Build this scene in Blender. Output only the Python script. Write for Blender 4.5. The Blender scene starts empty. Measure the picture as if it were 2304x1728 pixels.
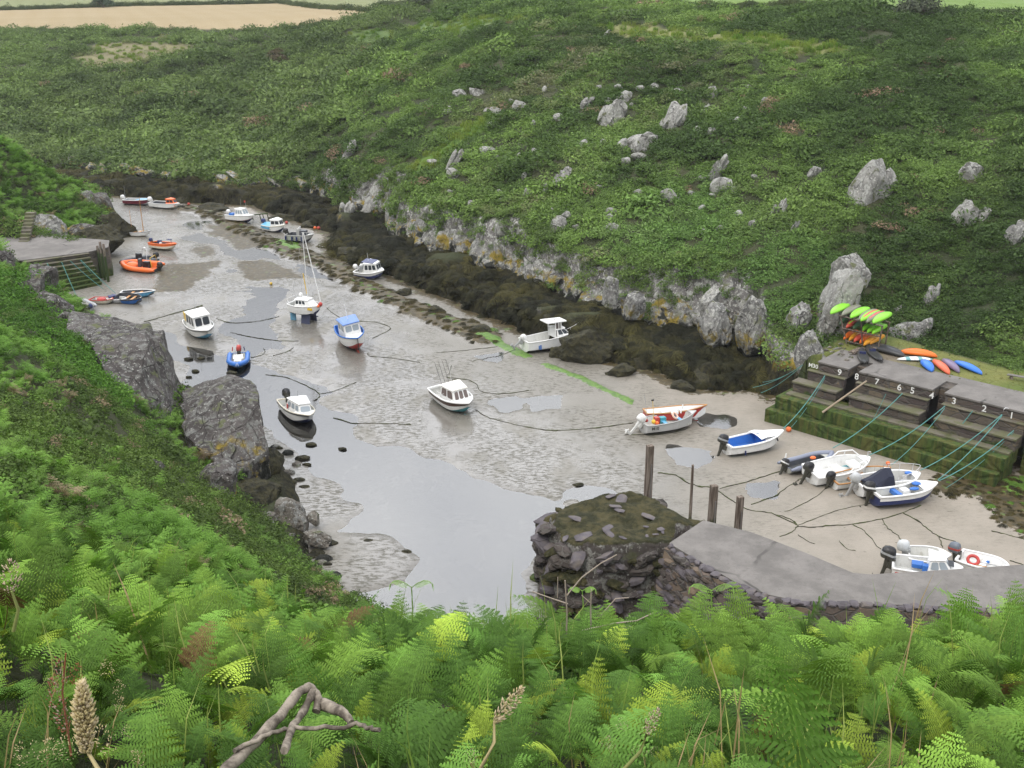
import bpy, math, random
import numpy as np
from mathutils import Vector, Matrix, noise as mnoise
random.seed(7); rng = np.random.default_rng(7)
S = bpy.context.scene; COL = S.collection
# ------------------------------------------------------------------ camera, sky, sun
CAMH, PITCH, F = 30.0, math.radians(20.5), 2470.0        # metres above the sand, tilt down, focal length in source pixels
cd = bpy.data.cameras.new('camera'); cam = bpy.data.objects.new('camera', cd); COL.objects.link(cam)
cam.location = (0, 0, CAMH); cam.rotation_euler = (math.pi/2 - PITCH, 0, 0)
cd.sensor_width = 36; cd.lens = 36*F/2304; cd.clip_start = .05; cd.clip_end = 9000
S.camera = cam
SUN_EL, SUN_AZ = math.radians(56), math.radians(215)      # azimuth clockwise from +Y
W = bpy.data.worlds.new('World'); S.world = W; W.use_nodes = True
nt = W.node_tree; bg = nt.nodes['Background']; bg.inputs[1].default_value = .14
sky = nt.nodes.new('ShaderNodeTexSky'); sky.sky_type = 'NISHITA'; sky.sun_disc = False
sky.sun_elevation = SUN_EL; sky.sun_rotation = SUN_AZ; sky.dust_density = 4; sky.air_density = 1.2
tc = nt.nodes.new('ShaderNodeTexCoord'); cn = nt.nodes.new('ShaderNodeTexNoise'); cn.inputs['Scale'].default_value = 3.2; cn.inputs['Detail'].default_value = 6
cr = nt.nodes.new('ShaderNodeValToRGB'); cr.color_ramp.elements[0].position = .3; cr.color_ramp.elements[1].position = .7
cr.color_ramp.elements[0].color = (5.0, 5.2, 5.7, 1); cr.color_ramp.elements[1].color = (8.2, 8.2, 8.2, 1)
mx = nt.nodes.new('ShaderNodeMix'); mx.data_type = 'RGBA'; mx.inputs[0].default_value = .86
nt.links.new(tc.outputs['Generated'], cn.inputs['Vector']); nt.links.new(cn.outputs[0], cr.inputs[0])
nt.links.new(sky.outputs[0], mx.inputs[6]); nt.links.new(cr.outputs[0], mx.inputs[7]); vm = nt.nodes.new('ShaderNodeSeparateXYZ')      # an overcast sky is brightest overhead
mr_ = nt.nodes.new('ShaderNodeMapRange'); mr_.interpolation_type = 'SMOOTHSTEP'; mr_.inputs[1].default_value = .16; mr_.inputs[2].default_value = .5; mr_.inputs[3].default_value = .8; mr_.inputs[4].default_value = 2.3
dp = nt.nodes.new('ShaderNodeVectorMath'); dp.operation = 'DOT_PRODUCT'; dp.inputs[1].default_value = (-.12, .84, .53); nt.links.new(tc.outputs['Generated'], dp.inputs[0])      # added brighter sky patch ahead, out of view, to lighten the water's reflection
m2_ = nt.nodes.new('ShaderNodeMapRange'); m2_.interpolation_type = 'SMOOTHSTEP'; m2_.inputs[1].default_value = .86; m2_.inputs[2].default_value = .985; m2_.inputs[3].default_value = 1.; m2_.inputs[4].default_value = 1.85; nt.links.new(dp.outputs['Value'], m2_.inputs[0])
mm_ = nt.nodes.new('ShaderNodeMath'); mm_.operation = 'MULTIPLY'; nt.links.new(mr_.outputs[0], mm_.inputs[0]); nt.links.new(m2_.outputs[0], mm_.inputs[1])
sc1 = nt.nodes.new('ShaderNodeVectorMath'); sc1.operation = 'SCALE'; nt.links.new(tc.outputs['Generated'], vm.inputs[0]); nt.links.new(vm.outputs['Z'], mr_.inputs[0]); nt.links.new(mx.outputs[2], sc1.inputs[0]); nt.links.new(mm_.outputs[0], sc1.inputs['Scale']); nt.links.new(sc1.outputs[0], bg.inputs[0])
sl = bpy.data.lights.new('sun', 'SUN'); so = bpy.data.objects.new('sun', sl); COL.objects.link(so)
sl.energy = 1.3; sl.angle = math.radians(20); sl.color = (1, .96, .9)
sd_ = Vector((math.sin(SUN_AZ)*math.cos(SUN_EL), math.cos(SUN_AZ)*math.cos(SUN_EL), math.sin(SUN_EL)))
so.rotation_euler = sd_.to_track_quat('Z', 'Y').to_euler(); so.location = (0, -20, 80)
S.view_settings.view_transform = 'Standard'; S.view_settings.look = 'None'; S.view_settings.exposure = -.1; S.view_settings.gamma = 1
S.cycles.max_bounces = 6; S.cycles.transparent_max_bounces = 12; S.cycles.caustics_reflective = False; S.cycles.caustics_refractive = False
S.cycles.use_adaptive_sampling = True; S.cycles.adaptive_threshold = .02; S.cycles.use_denoising = True
# ------------------------------------------------------------------ helpers: photo pixel -> place
CT, ST = math.cos(PITCH), math.sin(PITCH)
def ray(px, py):
    dx, dy = (px-1152)/F, (864-py)/F
    return Vector((dx, CT+dy*ST, -ST+dy*CT))
def un(px, py, z=0.):
    d = ray(px, py); t = (z-CAMH)/d.z
    return Vector((d.x*t, d.y*t, z))
def unY(px, py, Y):
    d = ray(px, py); t = Y/d.y
    return Vector((d.x*t, Y, CAMH+d.z*t))
# ------------------------------------------------------------------ noise and distance fields (numpy)
def vnoise(x, y, seed=0):
    xi = np.floor(x).astype(np.int64); yi = np.floor(y).astype(np.int64); fx, fy = x-xi, y-yi
    fx = fx*fx*(3-2*fx); fy = fy*fy*(3-2*fy)
    def h(a, b):
        n = (a*374761393 + b*668265263 + seed*1442695041) & 0xffffffff
        n = ((n ^ (n >> 13))*1274126177) & 0xffffffff
        return ((n ^ (n >> 16)) & 0xffff)/65535.
    return (h(xi, yi)*(1-fx)+h(xi+1, yi)*fx)*(1-fy)+(h(xi, yi+1)*(1-fx)+h(xi+1, yi+1)*fx)*fy
def fbm(x, y, sc, seed=0, o=4):
    r, a, tot = 0., 1., 0.
    for i in range(o):
        r = r+a*vnoise(x/sc*2**i+17.3*i, y/sc*2**i-9.1*i, seed+i); tot += a; a *= .5
    return r/tot-.5
def sstep(a, b, x):
    t = np.clip((x-a)/(b-a), 0, 1); return t*t*(3-2*t)
def dseg(x, y, pts, closed=False):
    d = np.full(x.shape, 1e9); P = list(pts)+([pts[0]] if closed else [])
    for (ax, ay), (bx, by) in zip(P[:-1], P[1:]):
        vx, vy = bx-ax, by-ay
        t = np.clip(((x-ax)*vx+(y-ay)*vy)/(vx*vx+vy*vy+1e-9), 0, 1)
        d = np.minimum(d, np.hypot(x-ax-t*vx, y-ay-t*vy))
    return d
def inside(x, y, pts):
    c = np.zeros(x.shape, bool)
    for (ax, ay), (bx, by) in zip(pts, pts[1:]+pts[:1]):
        if ay == by: continue
        c ^= ((ay > y) != (by > y)) & (x < (bx-ax)*(y-ay)/(by-ay)+ax)
    return c
def sdf(x, y, pts):
    d = dseg(x, y, pts, True); return np.where(inside(x, y, pts), -d, d)     # negative inside
# ------------------------------------------------------------------ terrain
RSH = [(-95, 186), (-75, 170), (-58, 157.5), (-44, 152), (-36, 150), (-27, 139), (-22.5, 133), (-21, 121.5), (-13, 112.5), (-6, 103), (.7, 93.2), (3.3, 89.3),
       (11.5, 82.3), (14, 78.8), (18.5, 78.5), (22, 76), (29, 69.5), (36, 62.5), (38, 58), (41, 54), (70, 44)]
LSH = [(70, 38), (30, 37.5), (10, 40), (0, 41.5), (-8.3, 49), (-10.3, 55.5), (-14, 66), (-16, 69), (-22.5, 74), (-26, 77.5), (-29.5, 84), (-37.5, 92), (-43.8, 99), (-47, 104),
       (-50.5, 110.5), (-45.5, 113), (-43.5, 115.5), (-45, 125), (-46, 130), (-50, 140), (-56, 152), (-66, 160), (-80, 166), (-95, 172)]
HARB = RSH+LSH
def tps_fit(pts):
    P = np.array(pts, float); u = P[:, 0]/(P[:, 1]+25); s = np.log(P[:, 1]+25)
    Q = np.stack([u, s], 1); n = len(Q)
    r = np.hypot(Q[:, None, 0]-Q[None, :, 0], Q[:, None, 1]-Q[None, :, 1])
    K = r*r*np.log(r+1e-9)+np.eye(n)*2e-4
    A = np.zeros((n+3, n+3)); A[:n, :n] = K; A[:n, n] = 1; A[:n, n+1:] = Q; A[n, :n] = 1; A[n+1:, :n] = Q.T
    return Q, np.linalg.solve(A, np.concatenate([P[:, 2], [0, 0, 0]]))
def tps_ev(fit, x, y):
    Q, w = fit; u = x/(y+25); s = np.log(y+25); z = w[-3]+w[-2]*u+w[-1]*s
    for (a, b), k in zip(Q, w[:-3]):
        r2 = (u-a)**2+(s-b)**2; z = z+k*.5*r2*np.log(r2+1e-18)
    return z
RC = {-250: [(420, 172), (330, 200), (200, 235), (66, 285)], 0: [(400, 172), (330, 188), (200, 225), (130, 247), (64, 280), (30, 350), (6, 440)],
      300: [(385, 169), (300, 190), (200, 218), (120, 245), (62, 275), (30, 340)], 600: [(402, 160), (300, 182), (200, 212), (120, 240), (60, 268), (20, 360)],
      760: [(440, 141), (350, 150), (250, 172), (120, 212), (50, 245)], 900: [(500, 122), (400, 132), (300, 146), (200, 166), (100, 196), (22, 235)],
      1200: [(585, 101), (480, 108), (380, 118), (250, 136), (150, 155), (60, 178), (10, 200)],
      1500: [(680, 88), (600, 92), (500, 100), (400, 109), (300, 119), (200, 132), (100, 150), (50, 165), (6, 185)],
      1800: [(640, 85), (500, 95), (400, 103), (300, 112), (200, 123), (100, 140), (32, 160)],
      2050: [(770, 79), (700, 83), (600, 88), (450, 97), (300, 110), (150, 130), (42, 155)],
      2304: [(830, 72), (700, 78), (550, 87), (400, 98), (250, 113), (120, 135), (36, 160)],
      2600: [(820, 68), (600, 80), (400, 94), (200, 118), (40, 158)]}
rp = [tuple(unY(px, py, Y)-Vector((0, 0, (.15+.0042*Y if Y < 240 else max(0., 1.2-.012*(Y-240)))))) for px, l in RC.items() for py, Y in l]
rp += [(-150, 500, 20.5), (0, 420, 22), (-300, 900, 22), (0, 320, 23.3), (150, 320, 25), (60, 230, 25), (130, 240, 25), (300, 900, 25), (0, 900, 24), (0, 3500, 27), (-1500, 3500, 27),
       (1500, 3500, 27), (40, 185, 25.2), (80, 190, 25), (-230, 300, 17), (-180, 200, 9)]
LC = {-250: [(1400, 5), (1100, 20), (850, 42), (700, 64), (575, 98), (250, 130)], 0: [(1420, 6), (1200, 15), (1000, 32), (850, 50), (720, 66), (630, 83), (575, 104), (320, 136)],
      150: [(700, 82), (850, 54), (1000, 36)], 215: [(805, 69)], 300: [(1150, 29), (1050, 45)], 330: [(985, 58)], 430: [(1100, 52)], 450: [(1350, 12), (1180, 38)],
      600: [(1325, 24), (1240, 43)], 700: [(1325, 39)], 760: [(1350, 42)], 100: [(395, 141), (650, 87)], 200: [(432, 148)], 60: [(480, 128)], -200: [(400, 118)]}
lp = [tuple(unY(px, py, Y)) for px, l in LC.items() for py, Y in l]
lp += [(0, 0, 28.4), (-4, 0, 28.6), (5, 0, 28.3), (-8, -6, 31.5), (8, -6, 31.5), (0, -15, 36), (0, 4, 26.3), (3.5, 4, 26.3), (-3, 4, 26.6), (0, 10, 22.95), (5.5, 10, 23.0), (-5, 10, 22.9), (-2.8, 8, 24.3), (-3.7, 10, 22.9), (-2.2, 8, 24.3), (-2.7, 10, 22.9), (-4, 7, 25.1), (-2, 6, 25.5), (0, 14, 18.7), (8, 14, 19.5), (-3.5, 16, 17.9), (-5, 20, 15.4), (-3, 25, 10),
       (-6, 16, 18.8), (0, 25, 9.5), (12, 25, 9), (-7, 29, 11), (0, 38, 2), (12, 38, 2), (30, 30, 5), (30, 36, 3), (60, 20, 10), (25, 10, 22), (-50, 113, 3), (-62, 112, 3.5), (-44, 108, 3), (-110, 150, 12), (-70, 150, 3)]
FR, FL = tps_fit(rp), tps_fit(lp)
QF, QD, QN = Vector((21.9, 73.6)), Vector((.733, -.68)), Vector((.68, .733))        # quay: front top corner, along, inland
ZQ, ZB, ZL = 4.2, 4.2, 3.0
def q2(a, b): p = QF+QD*a+QN*b; return (p.x, p.y)
QPOLY = [q2(-1, -.6), q2(40, -.6), q2(40, 8.5), q2(14, 8.0), q2(8.5, 7.8), q2(4, 8.6), q2(-.5, 9.2), q2(-1.5, 5)]
LQPOLY = [(-64, 110.6), (-50, 111.4), (-45.4, 113.4), (-44.8, 115.5), (-50, 118), (-64, 117)]
def terrain(x, y, full=False):
    x = np.asarray(x, float); y = np.asarray(y, float)
    sd = sdf(x, y, HARB); dR, dL = dseg(x, y, RSH), dseg(x, y, LSH)
    wl = sstep(-6, 6, dR-dL)
    hr, hl = tps_ev(FR, x, y), tps_ev(FL, x, y)
    n1, n2 = fbm(x, y, 16, 3), fbm(x, y, 4, 11, 3)
    far = sstep(2, 14, sd)
    wood = sstep(-20, -40, x-(y-150)*.12)*sstep(140, 158, y); hr = np.clip(hr+(n1*2.6+n2*1.3+wood*(np.abs(fbm(x, y, 13, 41, 3))*9-2.2))*far*sstep(290, 170, y), 1.4, 28.5)
    hl = np.maximum(hl+(n1*1.2+n2*.7)*sstep(1, 6, sd)*sstep(4, 30, np.hypot(x, y)), 1.)
    # right shore: weed-covered ledges, a short cliff, then the hill
    edge = sd+n2*3.2+fbm(x, y, 9, 23, 2)*4
    lump = .75+1.9*np.abs(fbm(x, y, 7, 31, 3))*2+.9*np.abs(fbm(x, y, 2.6, 37, 2))*2
    led = lump*sstep(-.4, 1.6, sd+n2*1.6)-1.2*(1-sstep(-.6, .6, sd+n2*1.6))
    W_ = np.where(x > 20, 1.0, 8.0)
    zr = led+(np.maximum(hr, 2.)-led)*sstep(W_-1.0, W_+1.0, edge)
    zl = -1.2+(hl+1.2)*sstep(-.6, 2.6, sd+n2*1.5)
    z = zr*(1-wl)+zl*wl
    for poly, zz in ((QPOLY, ZQ), (LQPOLY, ZL)):
        k = sstep(1.4, 0, sdf(x, y, poly)); z = z*(1-k)+(zz-.03)*k
    inq = sdf(x, y, [q2(-4, -5), q2(40, -5), q2(40, 2.9), q2(.1, 2.9), q2(-1.2, 0)])
    z = np.where(inq < 0, -1.2, z)
    if not full: return z
    return z, sd, wl, W_, edge
def hit(px, py, dz=0.):
    d = ray(px, py); Y = np.concatenate([np.arange(2, 30, .1), np.arange(30, 520, .25)])
    z = terrain(d.x/d.y*Y, Y)+dz; zr = CAMH+d.z/d.y*Y
    b_ = (zr <= z) | (zr <= 0); k = np.argmax(b_) if b_.any() else len(Y)-1; Yk = Y[k]
    return Vector((d.x/d.y*Yk, Yk, max(float(z[k])-dz, 0.)))
def pxm(p): return (p-Vector((0, 0, CAMH))).length/F      # metres per photo pixel at a place
# ------------------------------------------------------------------ material helper
class NM:
    """small node-material builder"""
    def __init__(s, name, rough=.7, spec=.3):
        s.m = bpy.data.materials.new(name); s.m.use_nodes = True; s.t = s.m.node_tree; s.b = s.t.nodes['Principled BSDF']
        s.b.inputs['Roughness'].default_value = rough; s.b.inputs['Specular IOR Level'].default_value = spec; s.tc = None
    def n(s, ty, **k):
        o = s.t.nodes.new('ShaderNode'+ty)
        for a, v in k.items(): setattr(o, a, v)
        return o
    def L(s, a, b): s.t.links.new(a, b)
    def co(s, obj=True):
        if s.tc is None: s.tc = s.n('TexCoord')
        return s.tc.outputs['Object'] if obj else s.n('NewGeometry').outputs['Position']
    def noise(s, sc, det=4, rough=.55, vec=None, stretch=None, dist=0.):
        o = s.n('TexNoise'); o.inputs['Scale'].default_value = sc; o.inputs['Detail'].default_value = det; o.inputs['Roughness'].default_value = rough; o.inputs['Distortion'].default_value = dist
        v = vec if vec is not None else s.co(False)
        if stretch:
            mp = s.n('Mapping'); mp.inputs['Scale'].default_value = stretch[:3]
            if len(stretch) > 3: mp.inputs['Rotation'].default_value = stretch[3]
            s.L(v, mp.inputs[0]); v = mp.outputs[0]
        s.L(v, o.inputs['Vector']); return o.outputs['Fac']
    def ramp(s, fac, stops):
        o = s.n('ValToRGB'); e = o.color_ramp.elements
        while len(e) < len(stops): e.new(.5)
        for q, (p, c) in zip(e, stops):
            q.position = p; q.color = (c, c, c, 1) if isinstance(c, (int, float)) else (*c, 1)
        s.L(fac, o.inputs[0]); return o.outputs['Color']
    def mix(s, fac, a, b, mode='MIX'):
        o = s.n('Mix', data_type='RGBA', blend_type=mode)
        for i, v in ((0, fac), (6, a), (7, b)):
            if isinstance(v, (int, float)): o.inputs[i].default_value = v if i == 0 else (v, v, v, 1)
            elif isinstance(v, tuple): o.inputs[i].default_value = (*v, 1)
            else: s.L(v, o.inputs[i])
        return o.outputs[2]
    def math(s, op, a, b=0., c=None):
        o = s.n('Math', operation=op)
        for i, v in ((0, a), (1, b)) + (((2, c),) if c is not None else ()):
            if isinstance(v, (int, float)): o.inputs[i].default_value = v
            else: s.L(v, o.inputs[i])
        return o.outputs[0]
    def mr(s, v, a, b, c=0., d=1.):
        o = s.n('MapRange', interpolation_type='SMOOTHSTEP'); s.L(v, o.inputs[0])
        for i, q in enumerate((a, b, c, d)): o.inputs[i+1].default_value = q
        return o.outputs[0]
    def attr(s, name, inst=False):
        o = s.n('Attribute', attribute_name=name)
        if inst: o.attribute_type = 'INSTANCER'
        return o
    def z(s):
        o = s.n('SeparateXYZ'); s.L(s.co(False), o.inputs[0]); return o.outputs['Z']
    def set(s, **k):
        for a, v in k.items():
            i = s.b.inputs[{'col': 'Base Color', 'rough': 'Roughness', 'spec': 'Specular IOR Level', 'metal': 'Metallic', 'coat': 'Coat Weight'}[a]]
            if isinstance(v, (int, float)): i.default_value = v
            elif isinstance(v, tuple): i.default_value = (*v, 1)
            else: s.L(v, i)
        return s
    def bump(s, h, st=.5, dist=.1):
        o = s.n('Bump'); o.inputs['Strength'].default_value = st; o.inputs['Distance'].default_value = dist
        s.L(h, o.inputs['Height']); s.L(o.outputs[0], s.b.inputs['Normal']); return s
def grid_mesh(name, X, Y, Z, mat, keep=None, attrs={}):
    r, c = X.shape; idx = np.arange(r*c).reshape(r, c)
    q = np.stack([idx[:-1, :-1], idx[:-1, 1:], idx[1:, 1:], idx[1:, :-1]], -1).reshape(-1, 4)
    if keep is not None: q = q[keep.ravel()[q].any(1)]
    used = np.zeros(r*c, bool); used[q] = True; mp = np.cumsum(used)-1; q = mp[q]
    co = np.stack([X.ravel(), Y.ravel(), Z.ravel()], 1)[used].astype(np.float32)
    me = bpy.data.meshes.new(name); me.vertices.add(len(co)); me.vertices.foreach_set('co', co.ravel())
    me.loops.add(q.size); me.loops.foreach_set('vertex_index', q.ravel().astype(np.int32))
    me.polygons.add(len(q)); me.polygons.foreach_set('loop_start', (np.arange(len(q))*4).astype(np.int32))
    me.update(calc_edges=True); me.polygons.foreach_set('use_smooth', np.ones(len(q), bool))
    for k, v in attrs.items():
        if v.ndim == 3:
            a = me.attributes.new(k, 'FLOAT_COLOR', 'POINT'); w = np.ones((used.sum(), 4), np.float32); w[:, :3] = v.reshape(-1, 3)[used]; a.data.foreach_set('color', w.ravel())
        else:
            a = me.attributes.new(k, 'FLOAT', 'POINT'); a.data.foreach_set('value', v.ravel()[used].astype(np.float32))
    me.materials.append(mat); o = bpy.data.objects.new(name, me); COL.objects.link(o); return o
# rock colouring shared by cliffs, outcrops and walls: weed below the tide mark, yellow lichen above it, then grey and white lichen
def rock_cols(m, zones=True, tint=(.25, .245, .225), lich=1.):
    big = m.noise(.35, 3); fine = m.noise(2.2, 6, .65); sp = m.noise(5.5, 5, .6)
    c = m.mix(m.mr(big, .38, .62), tuple(v*.62 for v in tint), tint)
    c = m.mix(m.mr(fine, .48, .6), c, tuple(v*lich for v in (.40, .40, .37))); c = m.mix(m.mr(sp, .57+.05*(1-lich), .66), c, tuple(v*(.5+.5*lich) for v in (.56, .55, .50)))
    c = m.mix(m.mr(m.noise(1.1, 4, .6), .56, .68), c, (.13, .14, .07))
    vo = m.n('TexVoronoi'); vo.feature = 'DISTANCE_TO_EDGE'; vo.inputs['Scale'].default_value = .8; mp = m.n('Mapping'); mp.inputs['Scale'].default_value = (1.6, 1.2, .5); mp.inputs['Rotation'].default_value = (.3, .5, 0); m.L(m.mix(.22, m.co(False), m.mix(1., (3., 3., 3.), m.n('TexNoise').outputs['Color'], 'MULTIPLY')), mp.inputs[0]); m.L(mp.outputs[0], vo.inputs['Vector'])
    crack = m.mr(vo.outputs['Distance'], .0, .03); c = m.mix(m.math('MAXIMUM', crack, m.mr(m.noise(.5, 3), .42, .55)), tuple(v*.35 for v in tint), c); fine = m.math('ADD', fine, m.math('MULTIPLY', crack, .8))
    if zones:
        zz = m.math('ADD', m.z(), m.mr(m.noise(.55, 4), .2, .8, -1.3, 1.3))
        c = m.mix(m.math('MULTIPLY', m.math('MULTIPLY', m.mr(zz, 1.7, 2.1), m.mr(zz, 3.2, 2.4)), m.mr(m.noise(.8, 5, .65), .45, .56)), c, (.29, .22, .045))
        c = m.mix(m.mr(zz, 2.0, 1.5), c, (.035, .036, .030))
    return c, fine
# ------------------------------------------------------------------ ground sheets
def wp(*pts): return [tuple(un(px, py))[:2] for px, py in pts]
rows = np.concatenate([np.geomspace(1.2, 42, 130)[:-1], np.linspace(42, 210, 620)[:-1], np.geomspace(210, 420, 170)[:-1], np.geomspace(420, 4200, 40)])
uu = np.linspace(-1, 1, 860)*.98
TY = np.repeat((rows-15)[:, None], len(uu), 1); TX = uu[None, :]*(TY+15)
TZ, SD, WLm, WW, EDGE = terrain(TX, TY, True)
gy, gx = np.gradient(TZ); slope = np.hypot(gx/np.maximum(np.gradient(TX, axis=1), 1e-3), gy/np.maximum(np.gradient(TY, axis=0), 1e-3))
def zone(X, Y, Z, sd, wl, w_, edge):
    """weed / rock / field masks, 0..1"""
    inq = sdf(X, Y, QPOLY)
    weed = (1-wl)*sstep(.9, -.6, edge-w_)*sstep(2.6, 1.9, Z+0*X)*(inq > .6)+wl*sstep(2.2, 1.2, Z)*sstep(3., 1.5, sd)
    return np.clip(weed, 0, 1)
WEED = zone(TX, TY, TZ, SD, WLm, WW, EDGE)
ROCK = np.clip(np.maximum(sstep(.75, 1.3, slope)*sstep(9, 5, SD), (1-WLm)*sstep(1.5, .9, np.abs(EDGE-WW-.1))), 0, 1)*(sdf(TX, TY, QPOLY) > .5)
# hay field, green field and mown headlands on the plateau (their outlines are found where the photo shows them on the ground)
def far(px, py):
    p = hit(px, py); return (p.x, p.y)
HAY = [far(*q) for q in ((-300, 66), (0, 64), (400, 66), (660, 58), (800, 40), (846, 28), (760, 12), (640, 7), (300, 13), (0, 23), (-300, 30))]
LEA = [unY(px, py, Y).to_2d()[:] for px, py, Y in ((1536, 4, 190), (1750, 16, 175), (1980, 14, 172), (2304, 36, 166), (3400, 50, 160))]+[(330, 420), (60, 420)]
hay = sstep(2, -2, sdf(TX, TY, HAY)); lea = sstep(2, -2, sdf(TX, TY, LEA)); farl = sstep(300, 330, TY)*(1-lea)
tcol = np.zeros(TX.shape+(3,)); nn = fbm(TX, TY, 30, 71)[..., None]
tcol[:] = np.array((.050, .058, .028)); tcol += np.clip(fbm(TX, TY, 5, 77)[..., None], -.3, .3)*np.array((.06, .045, .03))
strip = np.sin(TX*.9+TY*.35)[..., None]*.012+fbm(TX*.25, TY, 6, 79)[..., None]*.06
for mk, c in ((farl, (.22, .24, .11)), (hay, (.36, .285, .165)), (lea, (.17, .255, .07))):
    tcol = tcol*(1-mk[..., None])+(np.array(c)+nn*np.array((.04, .03, .02))+strip*.5)*mk[..., None]
def wblob(X, Y, pts, soft, seed):                       # soft patch round the places the photo shows it
    P = [hit(*p) for p in pts]; return np.clip(sstep(soft, 0, sdf(X, Y, [(p.x, p.y) for p in P])+fbm(X, Y, soft*2.2, seed, 3)*soft*2), 0, 1)
PATCH = [(((900, 392), (1000, 330), (1085, 268), (1100, 262), (1040, 325), (930, 395), (840, 440), (825, 432)), 1.8, 61, (.15, .25, .05)), (((1340, 62), (1500, 66), (1640, 82), (1780, 100), (1900, 110), (1900, 118), (1740, 112), (1560, 92), (1420, 84)), 1.6, 62, (.26, .27, .11)),
         (((190, 130), (240, 100), (330, 98), (420, 108), (330, 128), (230, 150)), 3, 63, (.27, .25, .14)), (((800, 78), (880, 70), (1000, 52), (1100, 40), (1180, 46), (1040, 72), (880, 90), (800, 92)), 2, 64, (.15, .22, .075))]
for pt, sf, sd0, cc in PATCH: k_ = wblob(TX, TY, pt, sf, sd0)[..., None]; tcol = tcol*(1-k_)+(np.array(cc)*.8+fbm(TX, TY, 1.5, 85)[..., None]*np.array((.12, .12, .04)))*k_
qg = sstep(.3, -.5, sdf(TX, TY, QPOLY))*sstep(0, .01, (TX-QF.x)*QN.x+(TY-QF.y)*QN.y)
tcol = tcol*(1-qg[..., None])+(np.array((.15, .17, .05))+fbm(TX, TY, 2.2, 81)[..., None]*np.array((.16, .09, .05)))*qg[..., None]
bare = sstep(2.6, .8, np.hypot(TX-q2(3.4, 5)[0], TY-q2(3.4, 5)[1])+fbm(TX, TY, 2, 83)*2)*qg
tcol = tcol*(1-bare[..., None])+np.array((.20, .165, .12))*bare[..., None]
m = NM('hillside_ground', .9, .15)
rc, rf = rock_cols(m, True, (.20, .19, .18))
wd = m.mix(m.mr(m.noise(3, 5, .7, stretch=(1, 1, .25)), .4, .65), (.014, .014, .009), (.040, .036, .016))
c = m.mix(m.noise(1.3, 6, .7), m.mix(.5, m.attr('tcol').outputs['Color'], (.0, .0, .0)), m.attr('tcol').outputs['Color'])
c = m.mix(.55, c, m.attr('tcol').outputs['Color'])
c = m.mix(m.attr('rock').outputs['Fac'], c, rc); c = m.mix(m.attr('weed').outputs['Fac'], c, wd)
m.set(col=c).bump(m.math('ADD', rf, m.noise(6, 4)), .6, .25)
M_HILL = m.m
hill = grid_mesh('hillside', TX, TY, TZ, M_HILL, attrs={'tcol': tcol, 'rock': ROCK, 'weed': WEED}); hill['kind'] = 'structure'
# ---- the sand of the drained harbour, with the channel the stream keeps open
sr = np.linspace(48, 205, 520); su = np.linspace(-.72, .62, 620)
SY = np.repeat((sr-15)[:, None], len(su), 1); SX = su[None, :]*(SY+15)
ssd = sdf(SX, SY, HARB)
def pl(x, y, pts, w0, w1, seed=1, sc=4.): return sstep(w1, w0, dseg(x, y, pts)+fbm(x, y, sc, seed, 4)*w1*1.1)
CH = wp((520, 850), (620, 890), (720, 975), (810, 1050), (930, 1110), (1060, 1190), (1080, 1260), (1040, 1390))
CH2 = wp((940, 1180), (960, 1260), (1000, 1400))
CHU = wp((430, 505), (520, 555), (600, 610), (590, 680), (560, 760), (560, 860))
CHR = wp((560, 560), (680, 600), (760, 640))
CENT = wp((300, 480), (430, 520), (560, 600), (620, 700), (700, 800), (760, 900), (850, 1000), (980, 1100), (1000, 1400))
chan = np.clip(np.maximum(pl(SX, SY, CH, 1.8, 4.6, 5, 5), np.maximum(pl(SX, SY, CH2, 3.5, 6.4, 6, 5), pl(SX, SY, wp((860, 1040), (1000, 1100), (1140, 1160)), 1.0, 3.4, 28, 4))), 0, 1)
up = np.maximum(pl(SX, SY, CHU, .8, 5.0, 7, 5), pl(SX, SY, CHR, .5, 2.2, 8, 4))
side = pl(SX, SY, wp((1420, 1128), (1350, 1108), (1310, 1092), (1290, 1110), (1240, 1140)), .1, .6, 29, 1.5)*.8+pl(SX, SY, wp((300, 745), (420, 800), (540, 860)), .8, 3.5, 9, 4)
spit = sstep(1.6, .2, sdf(SX, SY, wp((770, 1215), (850, 1222), (905, 1262), (880, 1300), (800, 1310), (760, 1290)))+fbm(SX, SY, 2, 10))
pools = sum(sstep(.7, -.2, sdf(SX, SY, wp(*q))+fbm(SX, SY, 1.2, 12+i)*1.2) for i, q in enumerate((
    ((1095, 905), (1160, 890), (1190, 900), (1140, 925)), ((1190, 895), (1260, 890), (1250, 915), (1200, 925)), ((1115, 900), (1175, 915), (1135, 922)), ((1505, 1000), (1600, 1015), (1570, 1050), (1530, 1040)),
    ((1690, 1090), (1745, 1085), (1740, 1110), (1700, 1112)), ((1560, 930), (1650, 940), (1630, 960), (1580, 955)), ((1280, 1110), (1330, 1095), (1390, 1112), (1330, 1130)), ((1080, 800), (1130, 790), (1120, 815)))))
pools = np.clip(pools, 0, 1)
WLINE = wp((425, 469), (500, 492), (560, 520), (640, 560), (740, 600), (800, 632), (860, 662), (930, 692), (1000, 722), (1060, 748), (1095, 762))
weedl = pl(SX, SY, WLINE, 1.0, 1.9, 13, 3)
ALG = wp((1085, 758), (1120, 772), (1185, 802)); ALG2 = wp((1228, 822), (1290, 845), (1340, 868), (1418, 905)); ALG3 = wp((632, 543), (665, 562))
alg = np.clip(pl(SX, SY, ALG, .25, .75, 14, 1.5)+pl(SX, SY, ALG2, .12, .55, 15, 1.5)+pl(SX, SY, ALG3, .5, 1.4, 16, 2), 0, 1)
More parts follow.
